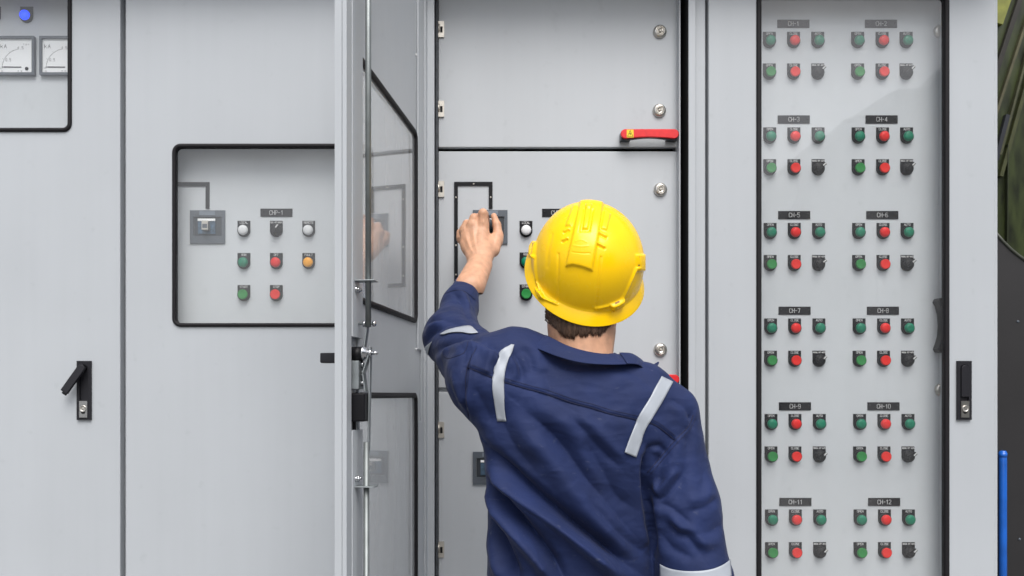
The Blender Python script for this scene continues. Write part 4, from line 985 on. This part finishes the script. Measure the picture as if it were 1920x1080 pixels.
bot = [(975,668,-.36),(976,655,-.43),(984,645,-.485),(1005,653,-.512),(1040,667,-.536),(1070,676,-.545),(1105,682,-.548),(1150,684,-.540),(1192,683,-.515),(1216,690,-.480),(1222,694,-.43)]
band(top, bot, 'collar')
band([(1160,661,-.50),(1182,662,-.49),(1198,670,-.475),(1210,680,-.46),(1222,684,-.44),(1234,678,-.41)], [(1176,682,-.530),(1197,684,-.515),(1208,692,-.500),(1218,697,-.480),(1227,696,-.45),(1235,681,-.405)], 'collar', bulge=.001)

# ---- body: head, neck, hands (one mesh)
def qv(px, py, Y): return J(px, py, Y)
neck = [(cap(nk0+np.array([0, .0, -.05]), nk1, .053, .0500), 0), (cap(nk0+np.array([-.004, -.010, -.03]), nk1+np.array([0, -.006, .0]), .046, .047), .02)]
headp = [(ell(hd+np.array([0, .0, .018]), (.074, .094, .088)), .02), (ell(hd+np.array([0, .045, -.035]), (.058, .055, .075)), .03), (cap(nk1, hd+np.array([0, -.015, -.03]), .054, .066), .03),
         (ell(hd+np.array([-.076, .012, -.012]), (.009, .018, .032)), .006), (ell(hd+np.array([.076, .012, -.012]), (.009, .018, .032)), .006),
         (cap(hd+np.array([0, .092, .02]), hd+np.array([0, .112, -.022]), .008, .013), .012), (ell(hd+np.array([0, .090, -.058]), (.024, .010, .007)), .006), (ell(hd+np.array([0, .080, -.088]), (.026, .020, .018)), .015),
         (ell(hd+np.array([-.031, .080, .010]), (.018, .012, .012)), .006), (ell(hd+np.array([.031, .080, .010]), (.018, .012, .012)), .006)]
torso = [(cap((.17, -.40, 1.0), (.17, -.41, 1.28), .07, .07), .03), (cap((.17, -.41, 1.28), nk0, .07, .045), .03), (cap((.11, -.42, .86), (.09, -.43, .2), .07, .04), .03), (cap((.25, -.40, .86), (.29, -.37, .2), .07, .04), .03),
         (cap((.17, -.42, 1.31), shL, .045, .035), .03), (cap(shL, elL, .035, .032), .02), (cap(elL, J(880, 535, -.155), .036, .028), .02), (cap((.17, -.42, 1.31), shR, .045, .035), .03), (cap(shR, elR, .035, .034), .02), (cap(elR, wrR, .036, .027), .02)]
def body_f(x, y, z): return union(torso)(x, y, z)
bv, bf = surface_nets(body_f, (-.13, -.56, .14), (.47, -.10, 1.44), .010)
hv, hf = surface_nets(union(neck+headp), (.08, -.56, nk0[2]-.09), (.32, -.24, hd[2]+.12), .0024); hv = relax(hv, hf, 1)
# left hand seen from behind: palm upright, fingers bent over the knob, thumb along its right side
K_ = {'i': (906, 419, -.062), 'm': (886, 421, -.058), 'r': (870.5, 431, -.048), 'p': (864, 446, -.036)}
W0 = J(896, 492, -.100); W1 = J(906, 487, -.100)
hand = [(cap(J(874, 540, -.165), J(895, 498, -.104), .0270, .0225), 0), (cap(J(888, 538, -.165), J(905, 496, -.104), .0235, .0205), .02)]
for kx, (ws, r0, r1) in {'i': ((904, 482), .018, .0112), 'm': ((900, 482), .018, .0112), 'r': ((894, 482), .017, .0105), 'p': ((890, 485), .015, .0088)}.items():
    hand.append((cap(J(ws[0], ws[1], -.092), J(K_[kx][0], K_[kx][1]+2, K_[kx][2]+.006), r0, r1), .012))
hand += [(ell(J(890, 450, -.062), (.028, .012, .030)), .012), (cap(J(912, 478, -.084), J(928, 452, -.056), .0165, .0135), .014), (cap(J(926, 470, -.070), J(933, 447, -.052), .013, .011), .010)]
fing = []
def finger(pts, rs, k=.004):
    f_ = [(cap(J(*pts[i]), J(*pts[i+1]), rs[i], rs[i+1]), k if i else 0) for i in range(len(pts)-1)]; fing.append(f_)
finger([K_['i'], (905.5, 400, -.066), (908, 402, -.040), (912, 412, -.020)], [.0118, .0102, .0092, .0078])
finger([K_['m'], (889, 409, -.058), (896, 408, -.030), (906, 417, -.014)], [.0114, .0100, .0090, .0080])
finger([K_['r'], (875.5, 420, -.044), (884, 418, -.018), (899, 425, -.006)], [.0105, .0094, .0085, .0076])
finger([K_['p'], (863, 436, -.028), (873, 434, -.008), (888, 436, -.002)], [.0088, .0080, .0074, .0068])
finger([(931, 451, -.054), (934, 440, -.050), (931.5, 422, -.042), (926, 405, -.034)], [.0120, .0108, .0095, .0070])
def hand_f(x, y, z):
    t = union(hand)(x, y, z)
    fg = None
    for q in fing:
        u = union(q)(x, y, z); fg = u if fg is None else smin(fg, u, .0015)
    t = smin(t, fg, .0085)
    return t
lo3 = np.array([P(850, 545, -.17).x-.02, -.235, ZW(548, -.15)]); gv, gf = surface_nets(hand_f, (-.088, -.235, ZW(552, -.16)), (.062, .022, ZW(385, -.03)), .0013)
gv = relax(gv, gf, 2); gn = normals(gv, gf); gp = pix(gv); vd2 = gv-np.array([0, -CD, CZ]); vd2 /= np.linalg.norm(vd2, axis=1)[:, None]; fc = np.clip(-(gn*vd2).sum(1)*1.6, 0, 1)
def hstroke(pts, w, amp):
    global gv
    c = np.array(catmull(pts, 4)); D, S_, A_ = seg_dist(gp, c); gv = gv+gn*((-np.exp(-(D/w)**2)*np.clip(np.minimum(A_, 1-A_)*4+.2, 0, 1)*amp*.001)*fc)[:, None]
# valleys between the tendons, tendons, knuckle domes, creases
for a in (([(896, 424), (893, 445), (892, 465)], 3.5, .9), ([(879, 430), (882, 450), (886, 472)], 3.5, 1.3), ([(866, 444), (873, 462), (882, 478)], 3.2, 1.1), ([(913, 424), (915, 445), (912, 462)], 4, .8),
          ([(906, 425), (903, 450), (900, 475)], 2.2, -.8), ([(887, 428), (890, 450), (895, 476)], 2.2, -.9), ([(872, 436), (878, 456), (889, 478)], 2.0, -.8),
          ([(900, 401), (912, 401)], 1.2, .35), ([(900, 403.5), (911, 403.5)], 1.0, .3), ([(884, 411), (893, 411)], 1.1, .35), ([(930, 441), (940, 440)], 1.1, .3), ([(922, 430), (926, 448), (927, 460)], 2.0, 1.0),
          ([(894, 497), (906, 494), (918, 486)], 2.2, .5), ([(905, 417), (908, 417)], 5, -1.3), ([(885, 420), (888, 420)], 4.6, -1.4), ([(870, 430), (872, 430)], 4.4, -1.3), ([(860, 445), (861, 446)], 4, -1.2)):
    hstroke(*a)
# right hand, hanging forward below the frame
rh = [(cap(wrR, wrR+np.array([.0, .045, -.012]), .025, .022), 0)]
for i in range(4):
    k0 = wrR+np.array([-.030+.020*i, .095-.004*abs(i-1), -.030]); rh.append((cap(wrR+np.array([-.010+.008*i, .03, -.01]), k0, .016, .0105), .010))
    k1 = k0+np.array([0, .034, -.020]); k2 = k1+np.array([0, .014, -.026-.003*(i == 1)]); rh.append((cap(k0, k1, .0100, .0088), .004)); rh.append((cap(k1, k2, .0088, .0070), .003))
t0 = wrR+np.array([-.028, .045, -.020]); t1 = t0+np.array([-.022, .034, -.016]); rh += [(cap(wrR+np.array([-.01, .02, -.01]), t0, .018, .013), .01), (cap(t0, t1, .0125, .0105), .004), (cap(t1, t1+np.array([.002, .026, -.010]), .0105, .0080), .003)]
rv, rf = surface_nets(union(rh), tuple(wrR+np.array([-.09, -.04, -.12])), tuple(wrR+np.array([.06, .19, .04])), .003); rv = relax(rv, rf, 1)
off = 0; vv = []; ff = []
for a, b in ((bv, bf), (hv, hf), (gv, gf), (rv, rf)): vv.append(a); ff.append(b+off); off += len(a)
body = to_obj(np.concatenate(vv), np.concatenate(ff), 'body', M['skin'], person)
# thumb nail
hb = BVHTree.FromPolygons([tuple(p) for p in gv], [tuple(q) for q in gf])
eyes = MB()
for s in (-1, 1): eyes.lathe([(.001, .0118), (.006, .0105), (.0105, .005), (.0118, 0), (.001, -.0118)], c=tuple(hd+np.array([.031*s, .0795, .010])), axis='y', n=16)
e = eyes.build('eyes', M['dial'], person); e.location = -person.location
# boots
for a in (ankL, ankR):
    bt = [(cap(a+np.array([0, -.01, .16]), a+np.array([0, -.01, -.03]), .050, .046), 0), (cap(a+np.array([0, -.03, -.048]), a+np.array([0, .16, -.052]), .040, .038), .03), (cap(a+np.array([0, .14, -.05]), a+np.array([.0, .19, -.055]), .040, .034), .02)]
    q = union(bt); q1, q2 = surface_nets(lambda x, y, z: np.maximum(q(x, y, z), .0-z+.001), tuple(a+np.array([-.07, -.10, -.11])), tuple(a+np.array([.07, .25, .22])), .006); to_obj(relax(q1, q2), q2, 'boot', M['boot'], person)
# ---- hair at the nape
hbv = BVHTree.FromPolygons([tuple(p) for p in hv], [tuple(q) for q in hf])
hm = mat('dark_brown_hair', (.095, .054, .034, 1), .5, var=.5, vscale=300, vstretch=(1, 1, .12), spec=.5)
hr = MB(); rnd = random.Random(3)
def hair_bottom(x):
    t = (x-1031)/(1150-1031)
    b = np.interp(x, [1028, 1034, 1042, 1052, 1062, 1070, 1078, 1086, 1096, 1108, 1122, 1132, 1142, 1152], [600, 606, 618, 626, 631, 630, 634, 627, 630, 625, 628, 622, 612, 598])
    return b
for i in range(2600):
    x = rnd.uniform(1024, 1157); y0 = rnd.uniform(570, 606); yb_ = hair_bottom(x)+rnd.gauss(0, 2.6); yb_ = y0+(yb_-y0)*rnd.choice((1, 1, 1, .8, .65))
    if yb_ < y0+3: continue
    clump = math.sin(x*.55)*2.2+math.sin(x*.23+1)*1.5; dx = clump*.9+rnd.gauss(0, 1.1)+(4 if x < 1060 else -2); pts = []
    for j in range(6):
        t = j/5; q = hit(x+dx*t*t*1.3, y0+(yb_-y0)*t, hbv, .0)
        if q is None: break
        nn = q[1] if q[1].y < 0 else -q[1]
        pts.append(q[0]+nn*(.0016+.0050*(1-t)*rnd.uniform(.3, 1)+.0012*math.sin(3*t)))
    if len(pts) >= 4: hr.tube(pts, [.0010*(1-.75*j/(len(pts)-1)) for j in range(len(pts))], n=4)
hair = hr.build('hair', hm, person, recalc=False); hair.location = -person.location

# ================================================================ hard hat
hat_c = J(1100, 503, -.442)
tau = R(46); rl = R(6); yw = R(0)
U = Vector((math.sin(rl), -math.sin(tau)*math.cos(rl), math.cos(tau)*math.cos(rl))).normalized(); F0 = Vector((0, math.cos(tau), math.sin(tau))); Sx = F0.cross(U).normalized(); F0 = U.cross(Sx).normalized()
hat = empty('hard_hat', tuple(hat_c), 'glossy yellow hard hat with moulded ridge on the worker\'s head', 'hard hat')
A_, BF, BR, HH = .1000, .126, .109, .110
nu, nv = 420, 210; vsl = []
for j in range(nv+1):
    t = j/nv
    for i in range(nu):
        a = 2*math.pi*i/nu; ca, sa = math.cos(a), math.sin(a)
        b_ = BF if sa > 0 else BR
        if t <= .86:
            s = t/.86*math.pi/2; r = math.sin(s)**.94; z = math.cos(s)**.90*HH; ex = 0; z = z*1.0
            dz = 0
        else:
            q = (t-.86)/.14; r = 1+.015*q; ex = .0135*min(1, q*1.0); dz = -.013*q-.004*q*q; z = 0
            if q > .93: dz += .0
        flare = (1.25 if sa < 0 else 1.9*max(0, sa)+1)
        x = A_*r*ca+ex*ca*.62; y = b_*r*sa+ex*sa*flare
        droop = -.006*max(0, -sa)**2*(t if t < .86 else 1)**6 - .004*(t if t < .86 else 1)**6
        vsl.append(hat_c_v(x, y, z+dz+droop) if False else (x, y, z+dz+droop))
vh = np.array(vsl); Rm = np.array([list(Sx), list(F0), list(U)]); vh = vh@Rm+hat_c
ii = np.arange(nu); fh = []
for j in range(nv): fh.append(np.stack([j*nu+ii, (j+1)*nu+ii, (j+1)*nu+(ii+1) % nu, j*nu+(ii+1) % nu], 1))
fh = np.concatenate(fh); hn = normals(vh, fh)
if (hn[nu*100]@(vh[nu*100]-hat_c)) < 0: fh = fh[:, ::-1]; hn = -hn
hpx = pix(vh); vd3 = vh-np.array([0, -CD, CZ]); vd3 /= np.linalg.norm(vd3, axis=1)[:, None]; hf_ = np.clip(-(hn*vd3).sum(1)*3+.4, 0, 1); hd_ = np.zeros(len(vh))
def plateau(poly, amp, soft=1.6):
    soft *= .7
    m = np.nonzero(hf_ > 0)[0]; s = poly_sd(hpx[m], poly); hd_[m] += 1.3*amp*.001*(1/(1+np.exp(np.clip(s/soft*1.6, -30, 30))))*hf_[m]
def hline(pts, w, amp):
    m = np.nonzero(hf_ > 0)[0]; D, S_, A2 = seg_dist(hpx[m], catmull(pts, 4)); hd_[m] += 1.2*amp*.001*np.exp(-(D/w)**2)*hf_[m]
plateau([(1092,355),(1087,384),(1075,440),(1062,499),(1075,497),(1090,500),(1110,507),(1120,450),(1130,384),(1134,355)], 3.6, 2.2)
plateau([(1095,394),(1113,396),(1106,437),(1087,437)], -2.6, 1.6); plateau([(1099,388),(1109,388),(1102,431),(1093,431)], 2.6, 1.4)
plateau([(1075,386),(1082,386),(1071,424),(1061,424)], 2.2, 1.5); plateau([(1133,396),(1144,402),(1137,432),(1127,429)], 2.4, 1.5)
for q in ([(1066,433),(1058,437)], [(1063,450),(1055,454)], [(1124,440),(1136,446)], [(1121,460),(1133,466)]): hline(q, 2.0, -1.8); hline([(a, b-4) for a, b in q], 2.2, 1.3)
hline([(1074,474),(1090,476),(1106,476)], 1.1, -.6); hline([(1080,455),(1090,452),(1100,456)], 1.0, .4); hline([(1076,462),(1090,464),(1103,463)], 1.2, .4)
hline([(1047,476),(1046,520),(1044,569)], 1.8, -1.2); hline([(1127,482),(1122,530),(1118,578)], 1.8, -1.2)
hline([(1003,481),(1005,515),(1012,543),(1022,560),(1044,570)], 2.2, 2.6); hline([(1117,578),(1143,572),(1165,561),(1180,533),(1193,503)], 2.2, 2.6)
hline([(1035,440),(1028,470),(1026,500)], 3, -.6)
for q in ([(995,450),(1006,455),(1003,484),(993,480)], [(1005,541),(1017,551),(1022,562),(1012,560)], [(1144,570),(1168,559),(1168,573),(1148,583)], [(1192,478),(1206,477),(1206,508),(1194,508)]): plateau(q, 5.0, 1.6)
vh = vh+hn*hd_[:, None]
ho = to_obj(vh, fh, 'shell', M['hat'], hat); so = ho.modifiers.new('solid', 'SOLIDIFY'); so.thickness = .0026; so.offset = -1
hbt = BVHTree.FromPolygons([tuple(p) for p in vh], [tuple(q) for q in fh])
def slot(poly, nm='slot'):
    q = [hit(a, b, hbt, .0004) for a, b in poly]
    if any(x is None for x in q): return
    mb = MB(); mb.v = [tuple(x[0]) for x in q]+[tuple(x[0]+(x[0]-camp).normalized()*.002) for x in q]; n = len(poly)
    mb.f = [tuple(range(n)), tuple(range(n, 2*n))[::-1]]+[((i+1) % n, i, n+i, n+(i+1) % n) for i in range(n)]; mb.m = [0]*(n+2); mb.sm = [False]*(n+2)
    mb.build(nm, M['hat_d'], ho)
slot([(998.5,455),(1001.5,456),(999.5,474),(996.5,472)]); slot([(1008,545),(1011,543.5),(1016,551),(1013,552.5)]); slot([(1153,567.5),(1161,563.5),(1162,566.5),(1154,570.5)]); slot([(1199,480),(1203,480),(1200,499),(1196.5,499)])
# harness inside
mb = MB(); pts = [Vector(hat_c)+Sx*(.082*math.cos(a))+F0*(.090*math.sin(a))+U*(.004) for a in [2*math.pi*k/36 for k in range(37)]]
mb.tube(pts, .006, n=8); o = mb.build('harness', M['blackp'], hat); o.location = -hat.location
